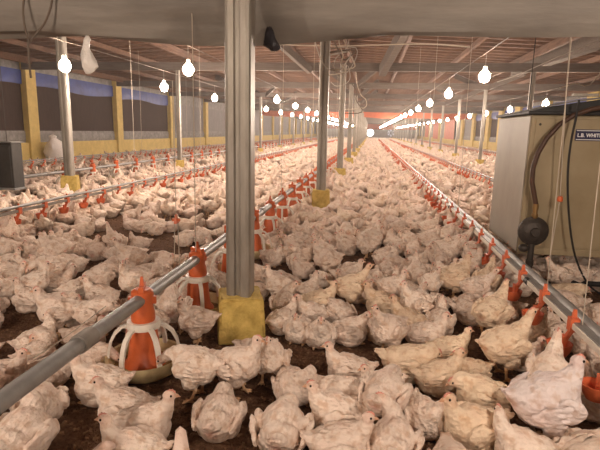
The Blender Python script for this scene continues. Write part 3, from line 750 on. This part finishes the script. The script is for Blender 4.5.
# ================================================================== CHICKENS
def rotm(ax, deg): return Matrix.Rotation(math.radians(deg), 3, ax)
dg = None
def build_bird(stand, neck, look, tail=22, wing=0.0, roll=0, neckr=1.0, up=None):
    """neck: list of (x,y,z,r) relative to body centre; look: heading/pitch of the head in degrees"""
    mb = MB()
    cz = (.215 if stand else .098) if up is None else up
    pitch = rotm('Y', -8 if stand else -3)
    def E(c, r, rot=None):
        c = pitch @ Vector(c)
        mb.ell((c.x, c.y, c.z + cz), r, pitch @ rot if rot is not None else pitch)
    E((0, 0, 0), (.128, .104, .096))
    E((.050, 0, -.012), (.092, .100, .088))
    E((.02, 0, .035), (.10, .080, .066))
    E((-.085, 0, .006), (.080, .086, .076))
    E((-.05, 0, -.045), (.09, .085, .055))
    E((-.140, 0, .032), (.052, .050, .032), rotm('Y', tail))
    E((-.172, .010, .046), (.044, .018, .011), rotm('Y', tail + 6) @ rotm('Z', -10))
    E((-.172, -.010, .046), (.044, .018, .011), rotm('Y', tail + 10) @ rotm('Z', 10))
    for s in (1, -1):
        yaw = rotm('Z', s * (7 + wing)); dr = wing * .0014
        E((.030, s * (.098 + dr), .014 - dr), (.066, .022, .054), yaw @ rotm('Y', 12))
        for k, (dx, dz, ln) in enumerate([(-.050, .040, .072), (-.062, .020, .085), (-.066, -.002, .085), (-.058, -.024, .070)]):
            E((dx, s * (.099 - .005 * k + dr * 2), dz - dr), (ln, .013, .0125), yaw @ rotm('Y', -8 + 6 * k))
        if stand:
            E((-.005, s * .056, -.075), (.058, .044, .062), rotm('Y', 12))
        else:
            E((.0, s * .066, -.062), (.088, .042, .038))
            mb.ell((.088, s * .05, .012), (.032, .010, .009))          # toes peeping out
    if stand:
        for s in (1, -1):
            k0 = pitch @ Vector((-.012, s * .052, -.10)); k0.z += cz
            a = Vector((-.028, s * .054, .085)); f = Vector((-.005 + .012 * s, s * .056, .014))
            mb.tube([k0, a], [.026, .013], 8); mb.tube([a, (a + f) / 2, f], [.0125, .0095, .0105], 8)
            mb.ell(a, (.013, .013, .013), nu=8, nv=6)
            for an in (-28, 0, 28):
                d = Vector((math.cos(math.radians(an)), math.sin(math.radians(an)), 0))
                mb.tube([f, f + d * .05 + Vector((0, 0, -.006))], [.0095, .006], 6)
            mb.tube([f, f + Vector((-.028, 0, -.007))], [.008, .006], 6)
    P = []
    for (x, y, z, r) in neck:
        p = pitch @ Vector((x, y, z)); p.z += cz; P.append((p, r))
    for i in range(len(P) - 1):
        (a, ra), (b, rb) = P[i], P[i + 1]
        for t in (0, .34, .67): mb.ell(a.lerp(b, t), (ra + (rb - ra) * t,) * 3, nu=10, nv=7)
    hc, hr = P[-1]
    lk = rotm('Z', look[0]) @ rotm('Y', -look[1])
    mb.ell(hc, (.034, .0225, .026), lk); q = hc + lk @ Vector((.018, 0, -.003)); mb.ell(q, (.020, .016, .018), lk)
    me = mb.mesh('chicken'); o = bpy.data.objects.new('tmp', me); C.objects.link(o)
    md = o.modifiers.new('r', 'REMESH'); md.mode = 'VOXEL'; md.voxel_size = .0050
    sm = o.modifiers.new('s', 'SMOOTH'); sm.factor = .5; sm.iterations = 1
    out = {}
    def ev(): 
        bpy.context.view_layer.update()
        return bpy.data.meshes.new_from_object(o.evaluated_get(bpy.context.evaluated_depsgraph_get()))
    hi = ev()
    lv = []
    n_hi = len(hi.polygons) * 2
    dcm = o.modifiers.new('d', 'DECIMATE')
    for target in (9000, 420, 150, 52):
        dcm.ratio = min(1, target / n_hi); lv.append(ev())
    bpy.data.objects.remove(o, do_unlink=True); bpy.data.meshes.remove(hi)
    meta = dict(head=hc, lk=lk, stand=stand, cz=cz)
    for li, m_ in enumerate(lv):
        n = len(m_.vertices); c = np.empty(n * 3); m_.vertices.foreach_get('co', c); c = c.reshape(-1, 3)
        nr = np.empty(n * 3); m_.vertices.foreach_get('normal', nr); nr = nr.reshape(-1, 3)
        hd = np.linalg.norm(c - np.array(hc), axis=1)
        body = np.clip((hd - .045) / .03, 0, 1) * np.clip((c[:, 2] - .05 * stand) / .06, 0, 1)
        if li == 0:      # ruffled feather relief
            an = np.arctan2(c[:, 1], c[:, 2] - cz)
            col_ = np.floor(an * 5.0); sh = np.mod(col_ * .37, 1.0)
            saw = np.mod(-c[:, 0] * 26 + sh + .25 * np.cos(an * 10), 1.0)          # overlapping feather rows
            g = np.sin(c[:, 0] * 41 + c[:, 2] * 52 + 1.3) * np.sin(c[:, 1] * 58 - c[:, 2] * 35) + .6 * np.sin(c[:, 0] * 97 + 2 * np.sin(c[:, 2] * 70)) * np.sin(c[:, 1] * 105 + 1)
            c = c + nr * ((.0042 * (saw - .5) * (.6 + .4 * np.cos(an * 5)) + .0034 * g) * body)[:, None]
            c[:, 2] = np.maximum(c[:, 2], 0.0)
            m_.vertices.foreach_set('co', c.ravel())
        else: c[:, 2] = np.maximum(c[:, 2], 0); m_.vertices.foreach_set('co', c.ravel())
        col = np.tile(np.array([.90, .79, .70]), (n, 1))
        skin = np.array([.78, .47, .37]); face = np.array([.80, .56, .46])
        t = np.clip(1 - (hd - .022) / .022, 0, 1)[:, None] * .55; col = col * (1 - t) + face * t
        # litter-stained belly and breast, pinkish patches painted in as crease shading contrast
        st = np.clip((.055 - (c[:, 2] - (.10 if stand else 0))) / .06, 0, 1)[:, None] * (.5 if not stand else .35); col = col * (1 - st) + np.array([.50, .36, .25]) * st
        pk = (np.clip(np.sin(c[:, 0] * 28 + 1.2) * np.sin(c[:, 1] * 24 + .6 * neck[0][2] * 50), 0, 1) * .28)[:, None] * body[:, None]; col = col * (1 - pk) + np.array([.80, .55, .44]) * pk
        if stand:
            lg = np.clip((.105 - c[:, 2]) / .02, 0, 1)[:, None]; col = col * (1 - lg) + np.array([.70, .46, .27]) * lg
        else:
            lg = ((c[:, 0] > .075) & (c[:, 2] < .022) & (np.abs(c[:, 1]) > .035))[:, None]; col = np.where(lg, np.array([.70, .46, .27]), col)
        vt = np.linalg.norm((c - np.array([-.165, 0, cz - .01])) * [1, 1, 1.0], axis=1); v_ = np.clip(1 - vt / .045, 0, 1)[:, None] * .7
        col = col * (1 - v_) + np.array([.78, .42, .34]) * v_
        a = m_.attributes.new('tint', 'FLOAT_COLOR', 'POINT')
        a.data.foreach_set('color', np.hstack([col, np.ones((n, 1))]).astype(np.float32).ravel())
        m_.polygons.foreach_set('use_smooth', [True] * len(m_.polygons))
        m_.materials.clear(); m_.materials.append(M['plumage']); m_.name = 'chicken'
    # head parts
    def hv(x, y, z): return hc + lk @ Vector((x, y, z))
    mb = MB()
    vs = [hv(.028, .010, .004), hv(.028, -.010, .004), hv(.026, -.008, -.012), hv(.026, .008, -.012), hv(.044, .006, .002), hv(.044, -.006, .002), hv(.042, -.005, -.009), hv(.042, .005, -.009), hv(.060, 0, -.010)]
    mb.add(vs, [(0, 1, 5, 4), (1, 2, 6, 5), (2, 3, 7, 6), (3, 0, 4, 7), (4, 5, 8), (5, 6, 8), (6, 7, 8), (7, 4, 8), (3, 2, 1, 0)])
    beak = mb.mesh('beak', smooth=True)
    mb = MB(); pr = [(.034, .010), (.031, .021), (.024, .023), (.018, .031), (.012, .027), (.005, .031), (-.002, .026), (-.008, .026), (-.012, .016)]
    n = len(pr); vs = [hv(x, .0035, z) for x, z in pr] + [hv(x, -.0035, z) for x, z in pr]
    mb.add(vs, [tuple(range(n)), tuple(range(n, 2 * n))[::-1]] + [(i, (i + 1) % n, n + (i + 1) % n, n + i) for i in range(n)])
    comb = mb.mesh('comb', smooth=True)
    eyes = []
    for s in (1, -1):
        mb = MB(); mb.ell(hv(.013, s * .0205, .006), (.0062, .0042, .0062), lk, 10, 7); eyes.append(mb.mesh('eye', smooth=True))
    meta.update(beak=beak, comb=comb, eyes=eyes)
    return lv, meta
UPN = [(.085, 0, .040, .062), (.122, 0, .078, .042), (.138, 0, .112, .031), (.144, 0, .140, .026)]
V = {
 'sit_up':   build_bird(0, UPN, (0, 0)),
 'sit_left': build_bird(0, [(.08, .005, .045, .060), (.115, .02, .08, .045), (.125, .045, .112, .034), (.128, .07, .130, .027)], (75, -5), 28, 6),
 'sit_right': build_bird(0, [(.08, -.005, .045, .060), (.115, -.02, .08, .045), (.128, -.042, .115, .034), (.130, -.065, .135, .027)], (-70, 0), 15, 3),
 'sleep':    build_bird(0, [(.08, 0, .04, .062), (.115, 0, .055, .052), (.14, .012, .06, .040), (.160, .02, .052, .028)], (12, -22), 12, 4, up=.088),
 'low':      build_bird(0, [(.09, 0, .03, .060), (.135, -.01, .035, .046), (.175, -.02, .01, .034), (.205, -.02, -.02, .026)], (-8, -40), 25, 8),
 'preen':    build_bird(0, [(.075, 0, .05, .060), (.105, .035, .085, .046), (.085, .070, .105, .036), (.045, .085, .10, .028)], (160, -35), 30, 5),
 'stand_up': build_bird(1, UPN, (0, 0), 30, 10),
 'stand_left': build_bird(1, [(.08, .005, .045, .060), (.12, .02, .09, .043), (.135, .04, .135, .033), (.138, .06, .162, .027)], (60, 0), 32, 4),
 'feed':     build_bird(1, [(.09, 0, .035, .060), (.145, 0, .035, .043), (.19, 0, .005, .033), (.225, 0, -.03, .026)], (0, -38), 34, 6),
 'drink':    build_bird(1, [(.085, 0, .045, .062), (.135, 0, .080, .042), (.170, 0, .115, .030), (.195, 0, .148, .025)], (0, 28), 18, 3),
}
STANDS = {k for k, v in V.items() if v[1]['stand']}
POSE_TXT = {'sit_up': 'resting chicken, head raised', 'sit_left': 'resting chicken, head turned', 'sit_right': 'resting chicken glancing sideways',
            'sleep': 'dozing chicken', 'low': 'resting chicken, head lowered', 'preen': 'chicken preening its back',
            'stand_up': 'standing chicken, head raised', 'stand_left': 'standing chicken, head turned', 'feed': 'standing chicken, neck stretched low', 'drink': 'chicken stretching its neck upward'}
def chicken(x, y, head, pose, s, label, group=None, detail=True, tint=None):
    lv, meta = V[pose]
    o = obj('chicken', lv[0], None, None, (x, y, 0), math.radians(head)); o.scale = (s * .94, s * 1.04, s * 1.04)
    if label.find('bluish') >= 0: o.color = (.96, 1.02, 1.16, 1)
    elif label.find('cream') >= 0: o.color = (1.0, .955, .83, 1)
    tag(o, label, 'chicken', group)
    if detail:
        obj('beak', meta['beak'], 'beak', o); obj('comb', meta['comb'], 'comb', o)
        for e in meta['eyes']: obj('eye', e, 'eye', o)
    return o

# birds read off the photograph one by one: body centre (u, v), heading in degrees (0 right, 90 away, 180 left, -90 to camera)
HAND = [
 (100, 384, 192, 'sit_up', 1.05, 'white chicken with pink beak facing left, beside the nearest feeder pan'),
 (124, 409, 190, 'sit_up', 1.0, 'white chicken facing left, just below the nearest feeder pan'),
 (143, 426, 14, 'sit_up', 1.05, 'white chicken with red comb facing right, below the nearest feeder'),
 (133, 452, 182, 'sit_up', 1.0, 'white chicken facing left, at the bottom edge below the nearest feeder'),
 (22, 434, 88, 'sit_left', 1.1, 'white chicken seen from behind in the bottom left corner'),
 (40, 404, -50, 'low', 1.0, 'white chicken with lowered head under the feed pipe at lower left'),
 (85, 362, 22, 'low', .98, 'white chicken feeding at the left side of the nearest pan'),
 (38, 342, 62, 'sit_left', .98, 'white chicken facing left beside the bare litter patch at left'),
 (80, 315, 180, 'sit_up', .95, 'white chicken lying with head left above the near feed pipe'),
 (8, 376, 10, 'sit_up', 1.0, 'white chicken at the left edge just above the feed pipe'),
 (56, 368, 10, 'sleep', .92, 'white chicken mostly hidden under the near feed pipe'),
 (205, 366, 176, 'feed', 1.0, 'standing white chicken pecking into the nearest pan from the right'),
 (233, 366, -12, 'stand_up', 1.0, 'standing white chicken in front of the large yellow footing'),
 (268, 360, -88, 'stand_up', .9, 'white chicken standing face-on to the camera right of the yellow footing'),
 (219, 414, 92, 'sleep', 1.05, 'round white chicken seen from behind left of centre bottom'),
 (282, 428, 90, 'low', 1.12, 'large white chicken seen from behind with pink vent, bottom centre'),
 (293, 386, -62, 'preen', 1.0, 'white chicken preening with its head tucked, bottom centre'),
 (348, 370, 182, 'sit_up', .98, 'white chicken with pale pink beak facing left, middle of the foreground'),
 (338, 414, 190, 'sit_up', 1.05, 'white chicken with long neck facing left, lower middle'),
 (342, 394, -22, 'low', 1.0, 'white chicken with tail up, huddled behind the long-necked one'),
 (386, 398, 68, 'feed', 1.0, 'white chicken with raised tail and dropped wing, lower middle'),
 (410, 362, -4, 'sleep', 1.15, 'large cream chicken lying stretched with tail to the left, mid foreground'),
 (390, 438, 82, 'sit_left', 1.05, 'white chicken seen from behind at the bottom edge right of centre'),
 (340, 446, 6, 'sit_up', 1.0, 'white chicken facing right at the bottom edge in the middle'),
 (425, 418, -78, 'sit_left', .98, 'white chicken facing the camera with head turned, lower right of centre'),
 (472, 428, 200, 'sit_up', 1.12, 'cream chicken with reddish beak facing left at the bottom right'),
 (482, 394, 172, 'sleep', 1.08, 'cream chicken with tail to the right, dozing at lower right'),
 (437, 376, 18, 'sit_up', 1.0, 'cream chicken facing right beside the dark litter gap'),
 (505, 347, 24, 'drink', 1.1, 'cream chicken standing and stretching its neck to an orange drinker cup'),
 (548, 412, 14, 'stand_up', 1.22, 'big bluish-white chicken at the bottom right with tail to the left'),
 (549, 374, 62, 'drink', 1.0, 'white chicken reaching for the lowest orange drinker cup'),
 (527, 445, 172, 'sit_right', 1.0, 'white chicken cut off by the bottom edge at lower right'),
 (598, 402, 105, 'sit_up', 1.0, 'white chicken at the right edge below the drinker pipe'),
 (580, 448, 20, 'sleep', 1.0, 'white chicken in the bottom right corner'),
 (492, 314, 48, 'drink', 1.08, 'cream chicken with neck raised to a drinker cup, right of centre'),
 (532, 333, 40, 'sit_up', 1.0, 'cream chicken sitting under the orange drinker cups'),
 (454, 278, 18, 'stand_up', 1.12, 'large cream chicken standing near the drinker pipe, facing right'),
 (486, 282, 60, 'drink', 1.0, 'cream chicken behind the large one, at the drinker pipe'),
 (425, 306, 120, 'sit_right', .98, 'white chicken huddled in the cluster left of the drinker pipe'),
 (440, 322, 80, 'sit_up', 1.0, 'white chicken at the front of the cluster left of the drinker pipe'),
 (408, 322, 150, 'sit_up', 1.05, 'cream chicken at the left of the cluster near the drinker pipe'),
 (450, 350, 12, 'sit_up', .92, 'small cream chicken looking right behind the dozing one'),
 (540, 266, 175, 'sleep', 1.0, 'white chicken lying under the gas heater beside its down pipe'),
 (580, 266, 10, 'low', 1.0, 'white chicken lying under the heater behind the black gas pipe'),
 (566, 294, -18, 'sleep', 1.1, 'cream chicken lying between the drinker rail and the black gas pipe'),
 (596, 316, 20, 'sit_up', 1.0, 'white chicken at the right edge behind the drinker rail'),
 (36, 257, 172, 'sit_up', .98, 'white chicken facing left in the group at the left, behind the bare patch'),
 (8, 263, 12, 'sit_up', .95, 'white chicken facing right at the left edge'),
 (73, 263, 184, 'sleep', .98, 'white chicken lying flat on bare litter at left'),
 (97, 252, 100, 'low', 1.0, 'white chicken in a huddle behind the flat-lying one'),
 (83, 245, 160, 'sit_up', .95, 'white chicken at the back of the left huddle'),
 (116, 254, -10, 'sleep', .95, 'white chicken at the right end of the left huddle'),
 (12, 279, 5, 'sit_up', 1.0, 'white chicken low at the left edge above the bare patch'),
 (44, 273, 178, 'sit_up', .98, 'white chicken facing left below the left huddle'),
 (58, 284, 10, 'sit_left', 1.0, 'white chicken in the heap left of the feed pipe'),
 (99, 279, 70, 'feed', .98, 'white chicken with raised tail beside bare litter at left'),
 (30, 300, 170, 'sit_up', 1.0, 'white chicken above the large bare patch at left'),
 (62, 302, -12, 'sleep', 1.0, 'white chicken lying in front of the left heap'),
 (100, 296, 180, 'sit_up', 1.0, 'white chicken facing left above the near feed pipe'),
 (140, 276, 185, 'sit_up', .95, 'white chicken facing left behind the nearest feeder'),
 (272, 258, -30, 'sit_up', 1.0, 'white chicken right of the large post, facing the camera side'),
 (298, 262, 95, 'sit_left', 1.0, 'white chicken behind the footing, right of the large post'),
 (318, 303, 18, 'sit_up', 1.08, 'cream chicken lying with head to the right, centre of the view'),
 (350, 288, 10, 'drink', 1.0, 'cream chicken with outstretched neck, centre of the view'),
 (382, 304, 178, 'sit_up', 1.08, 'cream chicken facing left beside a dark gap, centre'),
 (284, 304, 88, 'sit_right', 1.0, 'white chicken seen from behind, right of the yellow footing'),
 (300, 330, -95, 'sit_up', .95, 'white chicken face-on to the camera, right of the yellow footing'),
 (320, 334, -85, 'sit_up', .98, 'second face-on white chicken, right of the yellow footing'),
 (350, 331, 15, 'sit_right', 1.0, 'white chicken looking right beyond the middle foreground gap'),
 (385, 328, 170, 'sleep', 1.1, 'cream chicken lying behind the large stretched one'),
 (270, 322, 60, 'sit_up', .95, 'white chicken tucked close against the right side of the yellow footing'),
 (196, 322, 200, 'stand_left', .95, 'white chicken standing between the second feeder and the yellow footing'),
 (150, 326, 250, 'feed', .92, 'white chicken feeding behind the nearest feeder'),
 (470, 372, 200, 'sit_up', .85, 'small cream chicken behind the dozing one at right'),
]
S0 = .72
birds = []           # x, y, heading, pose, scale, label
for (u, v, h, pose, s, lab) in HAND:
    z = (.20 if pose in STANDS else .095) * s * S0
    p = onz(u, v, z); birds.append([p.x, p.y, h, pose, s * S0, lab])
OBST = [(x, y, .165) for x, y in POSTS] + [(x, y - .22, .12) for x, y in POSTS if y > 4] + [(x, y, .175) for x, y in FEEDERS] + [(reg.x, ry, .03), (-9.1, 13.6, .36)]
RB, OB = .098, .050
def circ(b):
    a = math.radians(b[2]); s = b[4]
    return [(b[0] + math.cos(a) * OB * s, b[1] + math.sin(a) * OB * s, RB * s), (b[0] - math.cos(a) * OB * s, b[1] - math.sin(a) * OB * s, RB * s)]
for it in range(30):                                      # settle the hand-placed birds so that none interpenetrate
    for i in range(len(birds)):
        ci = circ(birds[i])
        for j in range(i):
            if abs(birds[i][0] - birds[j][0]) + abs(birds[i][1] - birds[j][1]) > .8: continue
            for (ax, ay, ar) in circ(birds[i]):
                for (bx, by, br) in circ(birds[j]):
                    d = math.hypot(ax - bx, ay - by); ov = .92 * (ar + br) - d
                    if ov > 0.004 and d > 1e-5:
                        k = .3 * ov / d
                        birds[i][0] += (ax - bx) * k; birds[i][1] += (ay - by) * k; birds[j][0] -= (ax - bx) * k; birds[j][1] -= (ay - by) * k
        for (ox, oy, orr) in OBST:
            if abs(birds[i][0] - ox) > .5 or abs(birds[i][1] - oy) > .5: continue
            for (ax, ay, ar) in circ(birds[i]):
                d = math.hypot(ax - ox, ay - oy); ov = ar * .85 + orr - d
                if ov > 0: birds[i][0] += (ax - ox) / d * ov * .5; birds[i][1] += (ay - oy) / d * ov * .5
# bare patches of litter: pixel ellipses turned into ground ellipses
BARE = []
for (u, v, ru, rv) in [(24, 326, 30, 14), (84, 281, 20, 6), (72, 422, 16, 18), (180, 398, 26, 18), (258, 404, 16, 18), (345, 312, 13, 7), (455, 335, 18, 12), (505, 388, 26, 12), (492, 420, 10, 18),
                       (135, 258, 22, 6), (162, 248, 12, 5), (300, 356, 18, 7), (25, 290, 12, 4), (440, 398, 12, 12), (70, 228, 14, 4), (120, 228, 8, 4), (200, 340, 20, 10), (420, 250, 6, 5), (255, 282, 6, 5), (410, 392, 14, 8), (240, 346, 34, 12), (150, 384, 40, 12), (262, 392, 22, 26), (205, 398, 26, 18), (60, 415, 24, 24), (322, 352, 14, 10), (470, 345, 26, 22), (500, 392, 24, 26), (445, 410, 10, 20), (40, 322, 44, 16), (5, 345, 14, 14), (530, 385, 14, 8), (312, 440, 6, 14), (180, 430, 14, 20), (196, 350, 22, 10)]:
    p = onz(u, v); a = onz(u + ru, v); b = onz(u, v - rv)
    k_ = 1.5 if v < 300 else 1.0
    BARE.append((p.x, p.y, abs(a.x - p.x) * (1.2 if v < 300 else 1), abs(b.y - p.y) * k_))
BARE += [(1.65, 3.42, .62, .30), (-2.6, 4.6, .35, .5), (-3.0, 5.6, .3, .5), (-2.2, 3.7, .3, .35)]
def bare(x, y): return any(((x - bx) / rx_) ** 2 + ((y - by) / ry_) ** 2 < 1 for bx, by, rx_, ry_ in BARE)
grid = {}
CELL = .35
def put(b):
    for c in circ(b): grid.setdefault((int(c[0] // CELL), int(c[1] // CELL)), []).append(c)
def free(b, tol):
    for (x, y, r) in circ(b):
        gx, gy = int(x // CELL), int(y // CELL)
        for i in (-1, 0, 1):
            for j in (-1, 0, 1):
                for (ox, oy, orr) in grid.get((gx + i, gy + j), ()):
                    if (x - ox) ** 2 + (y - oy) ** 2 < ((r + orr) * tol) ** 2: return False
    return True
for b in birds: put(b)
for (ox, oy, orr) in OBST:
    if oy < 16: grid.setdefault((int(ox // CELL), int(oy // CELL)), []).append((ox, oy, orr * .95))
POSES = ['sit_up'] * 5 + ['sit_left'] * 3 + ['sit_right'] * 3 + ['sleep'] * 5 + ['low'] * 3 + ['preen'] * 2 + ['stand_up'] * 3 + ['stand_left'] * 2 + ['feed'] * 2 + ['drink']
def inview(x, y, mg=70):
    c = RM.T @ np.array([x, y, .1 - H])
    if c[2] > -.2: return False
    u = 300 + F * c[0] / -c[2]; v = 225 - F * c[1] / -c[2]
    return -mg < u < 600 + mg and v < 450 + mg
rr = random.Random(21)
near = []
tries = 0
YN = 13.0
for (ya, yb, nt) in [(1.0, 3.0, 24000), (3.0, 5.5, 45000), (5.5, 9.0, 80000), (9.0, YN, 110000)]:
    for _ in range(nt):
        y = rr.uniform(ya, yb); x = rr.uniform(max(XL + .38, -1.0 * y - .9), min(XR - .38, .70 * y + 1.2))
        if not inview(x, y, 230): continue
        h = rr.uniform(0, 360)
        pose = rr.choice(POSES)
        for lx in (.98, -3.45):                                   # birds drinking face the line
            if abs(x - lx + .25) < .15 and rr.random() < .7: h = rr.uniform(-25, 25); pose = rr.choice(['drink', 'sit_up', 'stand_up'])
            if abs(x - lx - .3) < .15 and rr.random() < .6: h = rr.uniform(155, 205)
        for fx in (-1.02, -5.45):
            if .25 < abs(x - fx) < .42 and rr.random() < .5: h = 180 if x > fx else 0; pose = rr.choice(['feed', 'low', 'sit_up'])
        if y < 2.75 and rr.random() < .965 and x < 1.0: continue
        if math.sin(x * 4.1 + 2.2 * math.sin(y * 1.9)) * math.sin(y * 3.3 + 1.7 * math.sin(x * 2.3 + .5)) > (.50 if x > -1.3 else .18): continue
        b = [x, y, h, pose, rr.uniform(.86, 1.06) * S0, None]
        if abs(x - .98) < .06 and y < 4: continue
        if bare(x, y) or not free(b, .90): continue
        near.append(b); put(b)
print('near', len(near))
# the biggest-showing 300 become single birds, the rest one flock
near.sort(key=lambda b: math.hypot(b[0], b[1]))
onscreen = [b for b in near if inview(b[0], b[1], 12)]
single = onscreen[:300 - len(birds)]
ids = set(map(id, single))
rest = [b for b in near if id(b) not in ids]
def face(h):
    h = (h + 180) % 360 - 180
    if -45 <= h < 45: return 'facing right'
    if 45 <= h < 135: return 'facing away'
    if -135 <= h < -45: return 'facing the camera'
    return 'facing left'
def zone(x, y):
    if x > 1.0: return ('right of the drinker rail', 'birds right of the drinker rail')
    if x > .45: return ('beside the right drinker pipe', 'birds along the right drinker pipe')
    if x < -3.3: return ('by the thin left drinker pipe', 'birds by the left drinker pipe')
    if x < -1.9: return ('in the flock at left', 'birds of the left flock')
    if x < -1.0: return ('left of the near feed pipe', 'birds left of the feed pipe')
    if y < 2.6: return ('in front of the large post', 'birds in the foreground')
    if y < 4.3: return ('just beyond the large post', 'birds just beyond the large post')
    return ('short of the second post', 'birds of the middle flock')
for (x, y, h, pose, s, lab) in birds:
    chicken(x, y, h, pose, s, lab, 'foreground chickens')
for (x, y, h, pose, s, lab) in single:
    zt, zg = zone(x, y)
    chicken(x, y, h, pose, s, 'white ' + POSE_TXT[pose] + ', ' + face(h) + ', ' + zt, zg, detail=y < 5.2)
print('single', len(birds) + len(single), 'rest', len(rest))
# ---------------------------------------------------------------- the rest of the flock
LOD = {}
for k, (lv, meta) in V.items():
    LOD[k] = []
    for m_ in lv[1:]:
        n = len(m_.vertices); c = np.empty(n * 3, np.float32); m_.vertices.foreach_get('co', c)
        m_.calc_loop_triangles(); tr = np.empty(len(m_.loop_triangles) * 3, np.int32); m_.loop_triangles.foreach_get('vertices', tr)
        a = np.empty(n * 4, np.float32); m_.attributes['tint'].data.foreach_get('color', a)
        LOD[k].append((c.reshape(-1, 3), tr.reshape(-1, 3), a.reshape(-1, 4)))
far = []
def fill(ya, yb, dens):
    st = 1 / math.sqrt(dens)
    y = ya
    while y < yb:
        x = XL + .38
        while x < XR - .38:
            px_, py_ = x + rr.uniform(-.36, .36) * st, y + rr.uniform(-.36, .36) * st
            if inview(px_, py_, 130) and not any(abs(px_ - a) < .2 and abs(py_ - b) < .2 for a, b in POSTS) and math.sin(px_ * 1.7 + 3 * math.sin(py_ * .31)) * math.sin(py_ * .9 + px_) < .86:
                far.append([px_, py_, rr.uniform(0, 360), rr.choice(POSES), rr.uniform(.85, 1.05) * S0, None])
            x += st
        y += st
fill(YN, 30, 17.5); fill(30, YE - 1.5, 13.0)
Vs, Ts, As = [], [], []; off = 0
for b in rest + far:
    l = 0 if b[1] < YN else (1 if b[1] < 26 else 2)
    c, tr, a = LOD[b[3]][l]
    an = math.radians(b[2]); s = b[4]
    ca, sa = math.cos(an) * s, math.sin(an) * s
    w = np.empty_like(c); w[:, 0] = c[:, 0] * ca - c[:, 1] * sa + b[0]; w[:, 1] = c[:, 0] * sa + c[:, 1] * ca + b[1]; w[:, 2] = c[:, 2] * s
    Vs.append(w); Ts.append(tr + off); off += len(c)
    aa = a.copy(); k = rr.uniform(.86, 1.06); aa[:, :3] *= np.array([k, k * rr.uniform(.97, 1.0), k * rr.uniform(.94, 1.0)], np.float32); As.append(aa)
Vs, Ts, As = np.concatenate(Vs), np.concatenate(Ts), np.concatenate(As)
me = bpy.data.meshes.new('flock'); me.vertices.add(len(Vs)); me.vertices.foreach_set('co', Vs.ravel())
me.loops.add(Ts.size); me.loops.foreach_set('vertex_index', Ts.ravel().astype(np.int32))
me.polygons.add(len(Ts)); me.polygons.foreach_set('loop_start', np.arange(0, Ts.size, 3, dtype=np.int32)); me.polygons.foreach_set('loop_total', np.full(len(Ts), 3, np.int32))
me.update(calc_edges=True)
at = me.attributes.new('tint', 'FLOAT_COLOR', 'POINT'); at.data.foreach_set('color', As.ravel())
me.polygons.foreach_set('use_smooth', np.ones(len(Ts), bool))
me.materials.append(M['plumage'])
tag(obj('chicken_flock', me), 'dense white flock covering the floor into the distance', 'flock', kind='stuff')
print('flock birds', len(rest) + len(far), 'tris', len(Ts))
